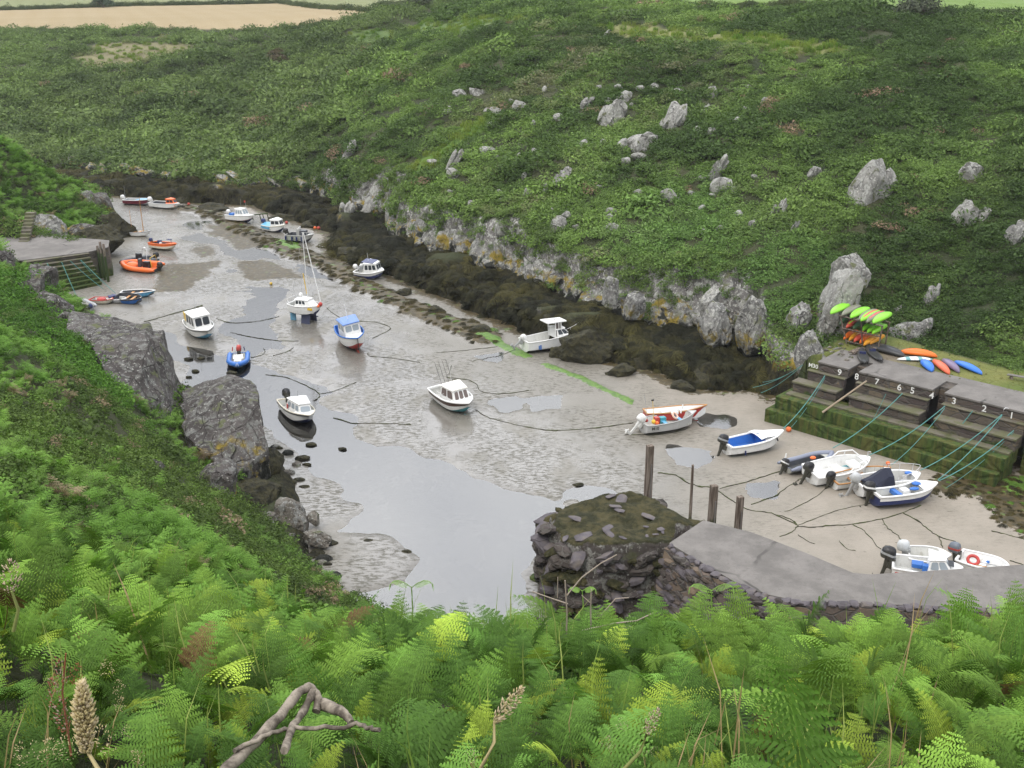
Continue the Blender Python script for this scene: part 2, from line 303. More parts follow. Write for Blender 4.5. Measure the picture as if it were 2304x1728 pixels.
flat = sum(sstep(.8, -.8, sdf(SX, SY, wp(*q))+fbm(SX, SY, 2.5, 40+i)*3) for i, q in enumerate((
    ((520, 585), (600, 582), (670, 605), (680, 625), (620, 630), (570, 632), (540, 610)), ((340, 600), (480, 590), (490, 620), (420, 660), (340, 660)), ((450, 500), (560, 510), (610, 550), (540, 560), (470, 530)), ((430, 560), (480, 545), (500, 565), (450, 585)))))
flat = np.clip(flat, 0, 1)
rq = sstep(1.0, -1.2, sdf(SX, SY, wp((2090, 1062), (2180, 1070), (2320, 1060), (2320, 1200), (2250, 1180), (2200, 1140), (2060, 1110)))+fbm(SX, SY, 2.5, 17)*3)
rqa = sstep(.6, -.6, sdf(SX, SY, wp((2245, 1085), (2320, 1075), (2320, 1115), (2250, 1112)))+fbm(SX, SY, 1.5, 18)*1.5)
weedm = np.clip(weedl+flat*.75+rq+pl(SX, SY, RSH, .2, 1.8, 19, 2)*.8, 0, 1)
wet = np.clip(sstep(17, 5, dseg(SX, SY, CENT)+fbm(SX, SY, 9, 20)*9)-.0*SX, 0, 1)*(1-.8*sstep(-3, 1, ssd))
wet = np.maximum(wet, pl(SX, SY, CH, 3, 8, 27, 6)); wet = np.clip(wet*(1-.75*weedl)*(1-sstep(0, 1, alg))+.35*pools, 0, 1)
dry = sstep(-6, 6, (SX-un(1500, 900).x)*.8+(SY-un(1500, 900).y)*.1+fbm(SX, SY, 8, 21)*6)
dry = np.maximum(dry, sstep(0, 4, np.where(SY > 84, (SX-np.interp(SY, [84, 93, 103, 121, 139, 152, 160], [8, -1, -7.5, -21, -29, -45, -60])), -9)))
SZ = fbm(SX, SY, 5, 22)*.09+fbm(SX*.7, SY*1.3, 1.1, 24, 3)*.022+.008-chan*.20*(1-spit)-pools*.12-up*.075-side*.09+weedl*(.22+.5*np.abs(fbm(SX, SY, 1.2, 25)))+alg*.12+flat*.05+rq*(.15+.9*np.abs(fbm(SX, SY, 1.4, 26)))*.6+spit*.05
m = NM('harbour_sand', .6, .5)
WET = m.attr('wet').outputs['Fac']; WD = m.attr('weed').outputs['Fac']; DRY = m.attr('dry').outputs['Fac']
n_f = m.noise(7, 6, .65); n_b = m.noise(.45, 4, .6)
c = m.mix(DRY, (.190, .177, .150), (.282, .250, .206)); c = m.mix(m.mr(n_b, .35, .68), c, m.mix(.25, c, (.108, .102, .078)))
c = m.mix(m.mr(n_f, .5, .72, 0, .35), c, (.33, .295, .25))
wetn = m.math('MULTIPLY', WET, m.mr(m.noise(.33, 5, .62, stretch=(1, .55, 1, (0, 0, .5))), .3, .55))
c = m.mix(m.math('MULTIPLY', wetn, .5), c, (.115, .107, .098))
# weed scraps: streaky dark flecks left by the tide, thick in the middle of the harbour and thin on the dry side
fl = m.math('MULTIPLY', m.mr(m.noise(3.6, 6, .72, stretch=(.55, 1.5, 1, (0, 0, -.35))), .505, .575), m.mr(m.noise(.16, 5, .65), .34, .60))
fl = m.math('MULTIPLY', fl, m.mr(DRY, .85, .2, .25, 1.))
fl2 = m.mr(m.noise(3.1, 3, .6, stretch=(.5, 1.6, 1)), .68, .71)
c = m.mix(m.math('MULTIPLY', fl, .7), c, (.055, .052, .030)); c = m.mix(m.math('MULTIPLY', fl2, .8), c, (.05, .05, .025))
wc = m.mix(m.mr(m.noise(1.6, 5, .7), .35, .65), (.035, .030, .014), (.085, .062, .025)); wc = m.mix(m.mr(m.noise(.8, 4), .60, .68), wc, (.08, .12, .03))
c = m.mix(m.mr(m.math('ADD', WD, m.mr(m.noise(2.2, 5, .7), .2, .8, -.5, .5)), .42, .6), c, wc)
AL = m.attr('algae').outputs['Fac']; c = m.mix(m.mr(m.math('ADD', AL, m.mr(m.noise(3, 4), .2, .8, -.3, .3)), .35, .5), c, m.mix(m.mr(m.noise(2.6, 5, .7), .35, .65), (.055, .12, .015), (.11, .20, .03)))
rg = m.mix(wetn, m.mix(DRY, .45, .8), .10); rg = m.mix(m.mr(m.math('ADD', WD, fl), .3, .7), rg, .6)
m.set(col=c, rough=rg, spec=m.mix(wetn, .3, .5)); m.b.inputs['IOR'].default_value = 1.5
m.bump(m.math('ADD', m.math('MULTIPLY', n_f, m.mr(WET, 0, 1, 1, .12)), m.math('MULTIPLY', fl, .6)), .35, .05)
ks = ssd < 4.5
sand = grid_mesh('sand', SX, SY, SZ, m.m, keep=ks, attrs={'wet': wet, 'weed': weedm, 'dry': dry, 'algae': np.clip(alg+rqa*.9, 0, 1)}); sand['kind'] = 'structure'
def sandz(x, y):
    i = np.interp(y, SY[:, 0], np.arange(len(sr))); j = np.interp(x/(y+15), su, np.arange(len(su))); return float(SZ[int(round(float(i))), int(round(float(j)))])
m = NM('still_water', .03, .5); m.b.inputs['IOR'].default_value = 1.45
tr = m.n('BsdfTransparent'); tr.inputs[0].default_value = (.97, .97, .95, 1); gl = m.n('BsdfGlossy'); gl.inputs['Roughness'].default_value = .03
fr = m.n('Fresnel'); fr.inputs['IOR'].default_value = 2.2; ms = m.n('MixShader'); out = m.t.nodes['Material Output']
bn = m.n('Bump'); bn.inputs['Strength'].default_value = .12; bn.inputs['Distance'].default_value = .02; m.L(m.noise(5, 3, .6, stretch=(1, .6, 1)), bn.inputs['Height']); m.L(bn.outputs[0], gl.inputs['Normal'])
m.L(m.mr(fr.outputs[0], 0, 1, .10, 1.), ms.inputs[0]); m.L(tr.outputs[0], ms.inputs[1]); m.L(gl.outputs[0], ms.inputs[2]); m.L(ms.outputs[0], out.inputs[0])
ws = slice(None, None, 4)
water = grid_mesh('water', SX[ws, ws], SY[ws, ws], SX[ws, ws]*0-.055, m.m, keep=(ssd < 1.5)[ws, ws]); water['kind'] = 'structure'
# ------------------------------------------------------------------ mesh builder
class MB:
    def __init__(s): s.v = []; s.f = []; s.m = []; s.mats = []; s.sm = []
    def mi(s, mat):
        if mat not in s.mats: s.mats.append(mat)
        return s.mats.index(mat)
    def add(s, vs, fs, mat, smooth=False):
        o = len(s.v); k = s.mi(mat); s.v += [tuple(v) for v in vs]
        for f in fs: s.f.append([o+i for i in f]); s.m.append(k); s.sm.append(smooth)
        return s
    def quad(s, a, b, c, d, mat): return s.add([a, b, c, d], [(0, 1, 2, 3)], mat)
    def box(s, c, h, mat, rz=0., taper=1.):
        cs, sn = math.cos(rz), math.sin(rz); vs = []
        for z in (-1, 1):
            for x, y in ((-1, -1), (1, -1), (1, 1), (-1, 1)):
                k = taper if z > 0 else 1; X, Y = x*h[0]*k, y*h[1]*k
                vs.append((c[0]+X*cs-Y*sn, c[1]+X*sn+Y*cs, c[2]+z*h[2]))
        return s.add(vs, [(3, 2, 1, 0), (4, 5, 6, 7), (0, 1, 5, 4), (1, 2, 6, 5), (2, 3, 7, 6), (3, 0, 4, 7)], mat)
    def loft(s, rings, mat, cap=(True, True), closed=True, smooth=True):
        n = len(rings[0]); fs = []; vs = [p for r in rings for p in r]
        for i in range(len(rings)-1):
            for j in range(n if closed else n-1):
                a, b = i*n+j, i*n+(j+1) % n; fs.append((a, b, b+n, a+n))
        s.add(vs, fs, mat, smooth)
        if cap[0]: s.add(rings[0], [tuple(range(n))[::-1]], mat)
        if cap[1]: s.add(rings[-1], [tuple(range(n))], mat)
        return s
    def tube(s, pts, r, mat, n=6, smooth=True):
        pts = [Vector(p) for p in pts]; rs = r if isinstance(r, (list, tuple)) else [r]*len(pts); rings = []
        for i, p in enumerate(pts):
            t = (pts[min(i+1, len(pts)-1)]-pts[max(i-1, 0)]).normalized()
            a = t.cross(Vector((0, 0, 1)) if abs(t.z) < .9 else Vector((1, 0, 0))).normalized(); b = t.cross(a)
            rings.append([p+(a*math.cos(k*math.tau/n)+b*math.sin(k*math.tau/n))*rs[i] for k in range(n)])
        return s.loft(rings, mat, smooth=smooth)
    def ball(s, c, r, mat, n=10, sc=(1, 1, 1)):
        rings = []
        for i in range(1, n):
            a = math.pi*i/n-math.pi/2
            rings.append([(c[0]+r*sc[0]*math.cos(a)*math.cos(k*math.tau/n), c[1]+r*sc[1]*math.cos(a)*math.sin(k*math.tau/n), c[2]+r*sc[2]*math.sin(a)) for k in range(n)])
        return s.loft(rings, mat)
    def torus(s, c, R, r, mat, ax=(0, 0, 1), n=18):
        q = Vector(ax).to_track_quat('Z', 'Y'); c = Vector(c)
        return s.tube([c+q @ Vector((R*math.cos(i*math.tau/n), R*math.sin(i*math.tau/n), 0)) for i in range(n+1)], r, mat)
    def mesh(s, name):
        me = bpy.data.meshes.new(name); me.from_pydata(s.v, [], s.f); me.update()
        for m in s.mats: me.materials.append(m)
        me.polygons.foreach_set('material_index', s.m); me.polygons.foreach_set('use_smooth', s.sm); return me
    def build(s, name, parent=None, loc=None, bevel=0., label=None):
        o = bpy.data.objects.new(name, s.mesh(name)); COL.objects.link(o)
        if parent: o.parent = parent
        if loc is not None: o.location = loc
        if bevel:
            b = o.modifiers.new('bevel', 'BEVEL'); b.width = bevel; b.segments = 2; b.limit_method = 'ANGLE'; b.angle_limit = .6
        if label: o['label'] = label
        return o
def tag(o, label, cat, group=None):
    o['label'] = label; o['category'] = cat
    if group: o['group'] = group
    return o
def empty(name, loc, rz, label, cat, group=None):
    o = bpy.data.objects.new(name, None); COL.objects.link(o); o.location = loc; o.rotation_euler = (0, 0, rz); o.empty_display_size = .3
    return tag(o, label, cat, group)
# ------------------------------------------------------------------ vegetation: prototypes scattered as ground cover
def leafmat(name, trans=.22):
    m = NM(name, .75, .12); a = m.attr('col', True); p = m.attr('pv')
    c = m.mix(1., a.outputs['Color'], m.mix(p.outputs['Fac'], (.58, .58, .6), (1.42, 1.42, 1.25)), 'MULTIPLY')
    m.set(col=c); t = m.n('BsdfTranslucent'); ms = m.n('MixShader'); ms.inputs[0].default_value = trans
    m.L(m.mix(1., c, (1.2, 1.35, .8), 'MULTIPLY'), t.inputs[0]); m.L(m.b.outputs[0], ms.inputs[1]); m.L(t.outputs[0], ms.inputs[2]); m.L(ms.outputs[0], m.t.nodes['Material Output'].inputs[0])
    return m.m
M_LEAF = leafmat('leaf'); M_WEED = leafmat('wet_weed', .1)
def proto(name, v, f, pv, mat):
    me = bpy.data.meshes.new(name); me.from_pydata(v, [], f); me.update(); a = me.attributes.new('pv', 'FLOAT', 'FACE'); a.data.foreach_set('value', np.array(pv, np.float32)); me.materials.append(mat)
    return bpy.data.objects.new(name, me)
def clump(seed, n, leaf, flat=.62, up=.0, asp=1.6):
    """a dome of leaf sprays, radius 1"""
    r = random.Random(seed); v, f, pv = [], [], []
    for i in range(n):
        a = r.uniform(0, math.tau); e = math.asin(r.uniform(-.05, 1)); rad = r.uniform(.62, 1.08)*(1+.18*math.sin(3*a+seed)+.12*math.sin(5*a+2*e+seed))
        c = Vector((math.cos(a)*math.cos(e)*rad, math.sin(a)*math.cos(e)*rad, math.sin(e)*rad*flat))
        nrm = (Vector((c.x, c.y, c.z*1.2+.3))+Vector((r.gauss(0, .55), r.gauss(0, .55), r.gauss(0, .55)))).normalized()
        t = nrm.orthogonal().normalized(); t.rotate(Matrix.Rotation(r.uniform(0, 6.28), 3, nrm)); b = nrm.cross(t); l = leaf*r.uniform(.6, 1.5)
        if up: t = (t+Vector((0, 0, up))).normalized()
        o = len(v); v += [c-t*l*asp*.5, c+b*l*.5+nrm*l*.1, c+t*l*asp*.5, c-b*l*.5+nrm*l*.1]; f.append((o, o+1, o+2, o+3)); pv.append(min(1, max(0, r.gauss(.5, .25))))
    return v, f, pv
def pinna(v, f, pv, base, d, side, up, l, n, r, w=.23, g=.5):
    """one pinna: a rib with pairs of pinnules"""
    for k in range(n):
        t = (k+.5)/n; p = base+d*l*t-Vector((0, 0, 1))*l*.28*t*t; pl_ = l*w*(1-t)**.75+.006
        for s in (-1, 1):
            dd = (side*s+d*.45).normalized(); q = d*(l/n)*.38; o = len(v); dr = up*(-.25*pl_)
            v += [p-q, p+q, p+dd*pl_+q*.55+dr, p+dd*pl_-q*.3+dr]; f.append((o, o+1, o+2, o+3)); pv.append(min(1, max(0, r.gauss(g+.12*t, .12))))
def frond(seed, n1=13, n2=11, stem=.55, L=.85, lean=.9):
    """a bracken frond: bare stem, then an arching triangular blade"""
    r = random.Random(seed); v, f, pv = [], [], []
    P = [Vector((0, 0, 0))]; ang = math.radians(86); d = Vector((1, 0, 0)); N = 24; bend = lean*r.uniform(.8, 1.25)
    for i in range(N):
        tt = i/N; a = ang-bend*max(0, (tt-.25)/.75)*1.5; P.append(P[-1]+Vector((math.cos(a), r.uniform(-.03, .03), math.sin(a)))*(stem+L)/N)
    for i in range(N):
        w = .007*(1-.7*i/N); t = Vector((0, 1, 0)); o = len(v); q = P[i], P[i+1]
        v += [q[0]-t*w, q[0]+t*w, q[1]+t*w, q[1]-t*w]; f.append((o, o+1, o+2, o+3)); pv.append(.75)
        t = Vector((.7, 0, .7)); o = len(v); v += [q[0]-t*w, q[0]+t*w, q[1]+t*w, q[1]-t*w]; f.append((o, o+1, o+2, o+3)); pv.append(.75)
    s0 = stem/(stem+L)
    for k in range(n1):
        t = k/n1; x = (s0+(1-s0)*(t**.9))*N; i = min(N-1, int(x)); p = P[i].lerp(P[i+1], x-i); d = (P[i+1]-P[i]).normalized()
        l = .46*L*(1-t)**.85*(1-.25*math.exp(-t*14))+.02
        for s in (-1, 1):
            sd2 = Vector((0, s, 0)); up = sd2.cross(d)*(-s); up = up if up.z > 0 else -up
            pd = (sd2+d*r.uniform(.35, .6)+up*r.uniform(-.12, .22)).normalized(); side = pd.cross(up).normalized()
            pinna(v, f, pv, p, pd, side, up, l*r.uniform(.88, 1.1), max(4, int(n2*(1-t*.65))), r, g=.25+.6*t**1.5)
    return v, f, pv
def bracken_bush(seed, nf=7):
    r = random.Random(seed); V, Fc, Pv = [], [], []
    for k in range(nf):
        v, f, pv = frond(seed*31+k, 7, 4, .35, .8, r.uniform(.9, 1.5)); M = Matrix.Translation((r.uniform(-.25, .25), r.uniform(-.25, .25), 0)) @ Matrix.Rotation(k*math.tau/nf+r.uniform(-.4, .4), 4, 'Z') @ Matrix.Scale(r.uniform(.75, 1.1), 4)
        o = len(V); V += [M @ q for q in v]; Fc += [tuple(o+i for i in q) for q in f]; Pv += pv
    return V, Fc, Pv
def tuft(seed, n, h, w, spread=.5, droop=.4):
    r = random.Random(seed); v, f, pv = [], [], []
    for k in range(n):
        a = r.uniform(0, 6.28); b = Vector((r.uniform(-.3, .3), r.uniform(-.3, .3), 0)); d = Vector((math.cos(a), math.sin(a), 0))*spread*r.uniform(.2, 1); s = Vector((-math.sin(a), math.cos(a), 0))*w; hh = h*r.uniform(.5, 1.1); q = r.uniform(.2, .9)
        m_ = b+d*.4+Vector((0, 0, hh*.65)); e = b+d+Vector((0, 0, hh*(1-droop))); o = len(v)
        v += [b-s, b+s, m_+s*.8, m_-s*.8, e]; f += [(o, o+1, o+2, o+3), (o+3, o+2, o+4)]; pv += [q, q]
    return v, f, pv
def strands(seed, n=100):
    """a mop of bladder wrack hanging over a rock"""
    r = random.Random(seed); v, f, pv = [], [], []
    for k in range(n):
        a = r.uniform(0, 6.28); rr = r.uniform(0, .35); p = Vector((math.cos(a)*rr, math.sin(a)*rr, .32*(1-rr*1.5))); d = Vector((math.cos(a), math.sin(a), 0)); w = r.uniform(.010, .028); q = min(1, max(0, r.gauss(.45, .28))); pr = None
        for i in range(5):
            s = Vector((-d.y, d.x, 0))*w*(1+.5*math.sin(i*2+k)); o = len(v); v += [p-s, p+s]
            if i: f.append((o-2, o-1, o+1, o)); pv.append(q)
            d = (d+Vector((r.gauss(0, .3), r.gauss(0, .3), 0))).normalized(); p = p+d*.2+Vector((0, 0, -.02-.085*i))+Vector((0, 0, r.uniform(-.03, .05)))
    return v, f, pv
PC = {}
def pcoll(name, objs):
    c = bpy.data.collections.new(name)
    for o in objs: c.objects.link(o)
    PC[name] = c; return c
pcoll('shrub_sprays', [proto('a%d_spray' % i, *clump(i, 480, .085), M_LEAF) for i in range(4)]+[proto('b%d_spray' % i, *clump(20+i, 380, .08, .75, .8, 2.6), M_LEAF) for i in range(2)])
pcoll('bracken_bushes', [proto('c%d_bush' % i, *bracken_bush(i), M_LEAF) for i in range(4)]+[proto('d%d_bush' % i, *clump(40+i, 330, .095, .7), M_LEAF) for i in range(2)])
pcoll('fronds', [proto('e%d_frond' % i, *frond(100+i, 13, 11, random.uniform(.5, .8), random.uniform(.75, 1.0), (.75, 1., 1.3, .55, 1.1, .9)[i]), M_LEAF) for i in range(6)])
pcoll('tufts', [proto('f%d_tuft' % i, *tuft(i, 60, 1., .014), M_LEAF) for i in range(3)])
pcoll('wrack', [proto('g%d_wrack' % i, *strands(i), M_WEED) for i in range(4)])
def scatter(name, coll, pos, rot, scl, col, kind):
    me = bpy.data.meshes.new(name); n = len(pos); me.vertices.add(n); me.vertices.foreach_set('co', np.asarray(pos, np.float32).ravel())
    for k, ty, a, key in (('rot', 'FLOAT_VECTOR', rot, 'vector'), ('scl', 'FLOAT_VECTOR', scl, 'vector'), ('col', 'FLOAT_COLOR', np.concatenate([np.clip(col, .004, 1), np.ones((n, 1))], 1), 'color'), ('kind', 'INT', kind, 'value')):
        t = me.attributes.new(k, ty, 'POINT'); t.data.foreach_set(key, np.asarray(a, np.int32 if ty == 'INT' else np.float32).ravel())
    o = bpy.data.objects.new(name, me); COL.objects.link(o); o['kind'] = 'stuff'
    g = bpy.data.node_groups.new(name, 'GeometryNodeTree'); g.interface.new_socket('Geometry', in_out='INPUT', socket_type='NodeSocketGeometry'); g.interface.new_socket('Geometry', in_out='OUTPUT', socket_type='NodeSocketGeometry')
    N = g.nodes.new; i_, o_ = N('NodeGroupInput'), N('NodeGroupOutput'); ip = N('GeometryNodeInstanceOnPoints'); ci = N('GeometryNodeCollectionInfo'); ci.inputs[0].default_value = PC[coll]; ci.inputs[1].default_value = True; ci.inputs[2].default_value = True
    def na(nm, ty):
        q = N('GeometryNodeInputNamedAttribute'); q.data_type = ty; q.inputs[0].default_value = nm; return q.outputs[0]
    e2r = N('FunctionNodeEulerToRotation'); K = g.links.new
    K(i_.outputs[0], ip.inputs['Points']); K(ci.outputs[0], ip.inputs['Instance']); ip.inputs['Pick Instance'].default_value = True
    K(na('kind', 'INT'), ip.inputs['Instance Index']); K(na('rot', 'FLOAT_VECTOR'), e2r.inputs[0]); K(e2r.outputs[0], ip.inputs['Rotation']); K(na('scl', 'FLOAT_VECTOR'), ip.inputs['Scale']); K(ip.outputs[0], o_.inputs[0])
    md = o.modifiers.new('scatter', 'NODES'); md.node_group = g
    return o
def pick(n, y0, y1, u0=-.72, u1=.72, apex=8.):
    Y = np.exp(rng.uniform(math.log(y0+apex), math.log(y1+apex), n))-apex; X = rng.uniform(u0, u1, n)*(Y+apex); return X, Y
def rots(n, tilt=.25): return np.stack([rng.normal(0, tilt, n), rng.normal(0, tilt, n), rng.uniform(0, 6.28, n)], 1)
def lerpc(a, b, t): return np.array(a)*(1-t[:, None])+np.array(b)*t[:, None]
# rocky places keep their vegetation thin
OUT = [(1372, 281, 36, 30, 1), (1434, 337, 44, 26, 1), (1514, 288, 34, 36, 1), (1316, 243, 20, 17, 0), (1403, 229, 22, 20, 0), (1198, 288, 10, 15, 0), (1167, 246, 24, 12, 0), (1070, 215, 34, 10, 0), (1004, 255, 14, 13, 0),
       (1019, 385, 17, 36, 1), (1264, 415, 17, 29, 1), (1186, 441, 14, 13, 0), (785, 354, 18, 28, 1), (879, 437, 7, 13, 0), (834, 480, 32, 38, 1), (780, 478, 16, 18, 0), (1018, 556, 32, 26, 1),
       (1959, 448, 50, 66, 1), (2185, 400, 30, 18, 1), (2184, 500, 32, 32, 1), (2300, 545, 28, 30, 1), (1612, 403, 20, 33, 1), (1646, 441, 8, 14, 0), (1834, 396, 18, 14, 0), (1752, 486, 16, 24, 0), (1786, 520, 6, 24, 0),
       (1675, 256, 8, 12, 0), (1716, 240, 9, 14, 0), (1606, 302, 16, 12, 0), (1588, 250, 12, 10, 0), (1366, 78, 8, 8, 0), (2095, 686, 16, 24, 1), (2047, 765, 46, 26, 1), (2022, 706, 12, 14, 0), (1560, 322, 10, 8, 0), (1225, 438, 10, 22, 0)]
OUTP = [(hit(x, y), w, h, b) for x, y, w, h, b in OUT]
orad = np.array([[p.x, p.y, w*pxm(p)*.95] for p, w, h, b in OUTP])
def offrock(X, Y):
    d = np.full(X.shape, 9.)
    for a, b, r in orad: d = np.minimum(d, np.hypot(X-a, (Y-b)*.8)-r)
    return d > -.5*rng.random(X.shape)-.1
# --- the far slopes
X, Y = pick(52000, 55, 372); Z, sd, wl, w_, ed = terrain(X, Y, True)
hayk = sdf(X, Y, HAY) < 1; leak = sdf(X, Y, LEA) < .6; qk = sdf(X, Y, QPOLY) < .2
grass1, path, tan, tops = (wblob(X, Y, *q[:3]) for q in PATCH)
hayb = (Y > 283) & (X < -20); keep = (wl < .5) & (sd > 2) & (ed-w_ > .2-1.3*rng.random(len(X))**2) & ~hayk & ~leak & ~qk & offrock(X, Y) & ~(Y > 300) & ~(hayb)
low = np.maximum.reduce([grass1, path, tan, tops]); keep &= rng.random(len(X)) > low*.25
woods = sstep(-22, -36, X-(Y-150)*.12)*sstep(132, 150, Y)
n1, n2, n3, n4 = fbm((X-Y)*.9, (X+Y)*.42, 22, 51)*2, fbm((X-Y)*.9, (X+Y)*.5, 7, 52)*2, fbm(X, Y, 38, 53)*2, rng.normal(0, .10, len(X))
c = lerpc((.050, .086, .026), (.118, .185, .046), sstep(-.45, .45, n2*.8+n3*.5+n4))
brown = sstep(.0, .45, n1*.7+n2*.5+n4*1.4+.06-.35*sstep(20, 35, X)); mid = wblob(X, Y, ((1000, 120), (1250, 60), (1560, 160), (1600, 420), (1350, 560), (1050, 480), (960, 260)), 8, 65)
c = c*(1-(brown*(.10+.62*mid))[:, None])+np.array((.118, .098, .078))*(brown*(.10+.62*mid))[:, None]
c = c*(1-.55*woods[:, None])+lerpc((.060, .082, .036), (.092, .122, .048), sstep(-.5, .5, n2))*(.55*woods)[:, None]
lush = wblob(X, Y, ((1400, 560), (1560, 430), (1700, 560), (1800, 600), (1720, 680), (1560, 650)), 4, 66); c = lerpc((0, 0, 0), (1, 1, 1), np.zeros(len(X)))+c*(1-.6*lush[:, None])+np.array((.085, .160, .042))*(.6*lush)[:, None]
pale = (rng.random(len(X)) < .008); c[pale] = (.20, .14, .10)
for mk, cc in zip((grass1, path, tan, tops), (np.array(q[3])*.72 for q in PATCH)): c = c*(1-mk[:, None])+np.array(cc)*mk[:, None]
far_ = sstep(230, 280, Y)[:, None]; c = c*(1-.25*far_)+np.array((.085, .12, .05))*.25*far_
c *= (1.30*(1+.3*n4+.25*n3+.2*n2))[:, None]; c = c*.96+c.mean(1)[:, None]*.04
k = keep; D = np.hypot(X, Y); s = (.24+.0050*D)*np.exp(rng.normal(0, .36, len(X)))*(1-.68*low)*(1+.45*woods)*(1-.45*sstep(200, 270, Y))
scl = np.stack([s*1.15, s*1.15, s*(.75+.25*rng.random(len(X)))*(1-.3*low)], 1)
pos = np.stack([X, Y, Z-.12*s], 1)
kd = rng.integers(0, 6, len(X))
scatter('gorse_heather_and_bracken', 'shrub_sprays', pos[k], rots(k.sum()), scl[k], c[k], kd[k])
# --- growth hanging over the lip of the short cliff
X, Y = pick(30000, 60, 172, -.55, .35); Z, sd, wl, w_, ed = terrain(X, Y, True); k = (wl < .5) & (sd > 3) & (ed-w_ > -.7) & (ed-w_ < 2.2) & (sdf(X, Y, QPOLY) > .5) & (Z > 1.5) & (rng.random(len(X)) < .75) & offrock(X, Y); c = lerpc((.085, .125, .045), (.15, .23, .065), rng.random(len(X))); s = (.30+.0038*Y)*np.exp(rng.normal(0, .3, len(X)))
scatter('overhanging_scrub', 'shrub_sprays', np.stack([X, Y, Z], 1)[k], rots(k.sum(), .5), np.repeat(s[k][:, None], 3, 1), c[k], rng.integers(0, 6, len(X))[k])
# --- our own side of the inlet: bracken, gorse and ivy down to the cliff tops
X, Y = pick(26000, 8, 160, -1., .2, 6.); X2, Y2 = pick(6000, 98, 165, -.62, -.2, 6.); X, Y = np.r_[X, X2], np.r_[Y, Y2]; Z, sd, wl, w_, ed = terrain(X, Y, True)
gx_ = (terrain(X+.4, Y)-terrain(X-.4, Y))/.8; gy_ = (terrain(X, Y+.4)-terrain(X, Y-.4))/.8; sl_ = np.hypot(gx_, gy_)
k = (wl > .5) & (sd > 1.6+.8*rng.random(len(X))) & (sdf(X, Y, LQPOLY) > .3) & ((sl_ < 1.5) | (rng.random(len(X)) < .15)) & (Z > 1.2)
D = np.hypot(X, Y); nb = fbm(X, Y, 9, 55)*2; nc = fbm(X, Y, 3.2, 56)*2; r_ = rng.normal(0, .16, len(X))
fern = sstep(-.25, .25, nb+.35*sstep(30, 14, D)+r_)
c = lerpc((.060, .092, .028), (.095, .145, .036), sstep(-.4, .4, nc+r_)); c = c*(1-fern[:, None])+lerpc((.095, .19, .035), (.14, .255, .05), sstep(-.5, .5, nc))*fern[:, None]
dead = (rng.random(len(X)) < .05)&(D > 14); c[dead] = (.21, .165, .11); ivy = wblob(X, Y, ((20, 640), (60, 650), (110, 730), (200, 800), (235, 850), (180, 860), (90, 790), (10, 720)), 3, 67)
c = c*(1-.7*ivy[:, None])+np.array((.045, .115, .015))*.7*ivy[:, None]; c *= (1.12*(1+.4*r_))[:, None]
s = (.30+.0058*D)*np.exp(rng.normal(0, .25, len(X)))*np.where(fern > .5, 1.15, .95)
kd = np.where((fern > .5)&(ivy < .4), rng.integers(0, 4, len(X)), rng.integers(4, 6, len(X)))
scl = np.stack([s, s, s*.85], 1)
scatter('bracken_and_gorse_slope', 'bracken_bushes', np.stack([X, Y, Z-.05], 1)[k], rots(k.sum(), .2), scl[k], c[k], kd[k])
# --- bracken at our feet, frond by frond
X = rng.uniform(-14, 15, 30000); Y = 18*rng.random(30000)**.85+.1; Z, sd, wl, w_, ed = terrain(X, Y, True); D = np.hypot(X, Y)
k = (rng.random(30000) < np.clip(1.0-.02*D, .3, 1)*np.clip(.75+fbm(X, Y, 1.2, 99)*2.2+.35*(X < -.6), .3, 1)) & (np.abs(X) < 4+.8*Y) & (D > np.where(X < -.35, .95, 1.35))
n_ = fbm(X, Y, 2.5, 57)*2; r_ = rng.normal(0, .2, 30000); yel = rng.random(30000) < .2
c = lerpc((.075, .150, .030), (.170, .285, .048), sstep(-.5, .5, n_+r_)); c[yel] = np.array((.25, .34, .05)); old = rng.random(30000) < .006; c[old] = (.16, .10, .05); c *= .97*np.exp(rng.normal(0, .24, 30000))[:, None]
s = np.exp(rng.normal(-.82, .22, 30000))*np.where(yel, .8, 1.)*np.clip(.6+.05*D, .6, 1.); az = rng.uniform(0, 6.28, 30000)
rt = np.stack([rng.normal(0, .16, 30000), rng.normal(.1, .3, 30000), az], 1)
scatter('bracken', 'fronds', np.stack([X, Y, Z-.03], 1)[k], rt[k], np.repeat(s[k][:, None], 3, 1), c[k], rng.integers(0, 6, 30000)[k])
# --- rough grass on the quay lawn, in the mown strips and along the cliff tops
X, Y = pick(60000, 50, 330, -.6, .6); Z, sd, wl, w_, ed = terrain(X, Y, True)
g1 = np.interp(np.hypot(X, Y), [0, 1], [0, 0])
lawn = (sdf(X, Y, QPOLY) < -.2) & ((X-QF.x)*QN.x+(Y-QF.y)*QN.y > 3.0) & (np.hypot(X-q2(3.4, 5)[0], Y-q2(3.4, 5)[1]) > 2.4)
rim = (wl < .5) & (sd > 1) & (np.abs(ed-w_-.9) < .7) & (rng.random(len(X)) < .5)&~(sdf(X, Y, QPOLY) < .2)
rim2 = (wl > .5) & (sd > .8) & (sd < 4) & (Z > 2)&~(sdf(X, Y, LQPOLY) < .3)
gp = np.maximum.reduce([wblob(X, Y, *q[:3]) for q in PATCH]) > .4; few = rng.random(len(X)) < .45; k = ((lawn | rim | rim2) & few) | gp; c = lerpc((.12, .16, .045), (.21, .20, .08), sstep(-.5, .5, fbm(X, Y, 3, 58)*2+rng.normal(0, .2, len(X)))); c = np.where(gp[:, None], c*np.array((.95, 1.25, .7)), c); s = np.where(lawn, .10, np.where(gp, .75, .38))*np.exp(rng.normal(0, .25, len(X)))
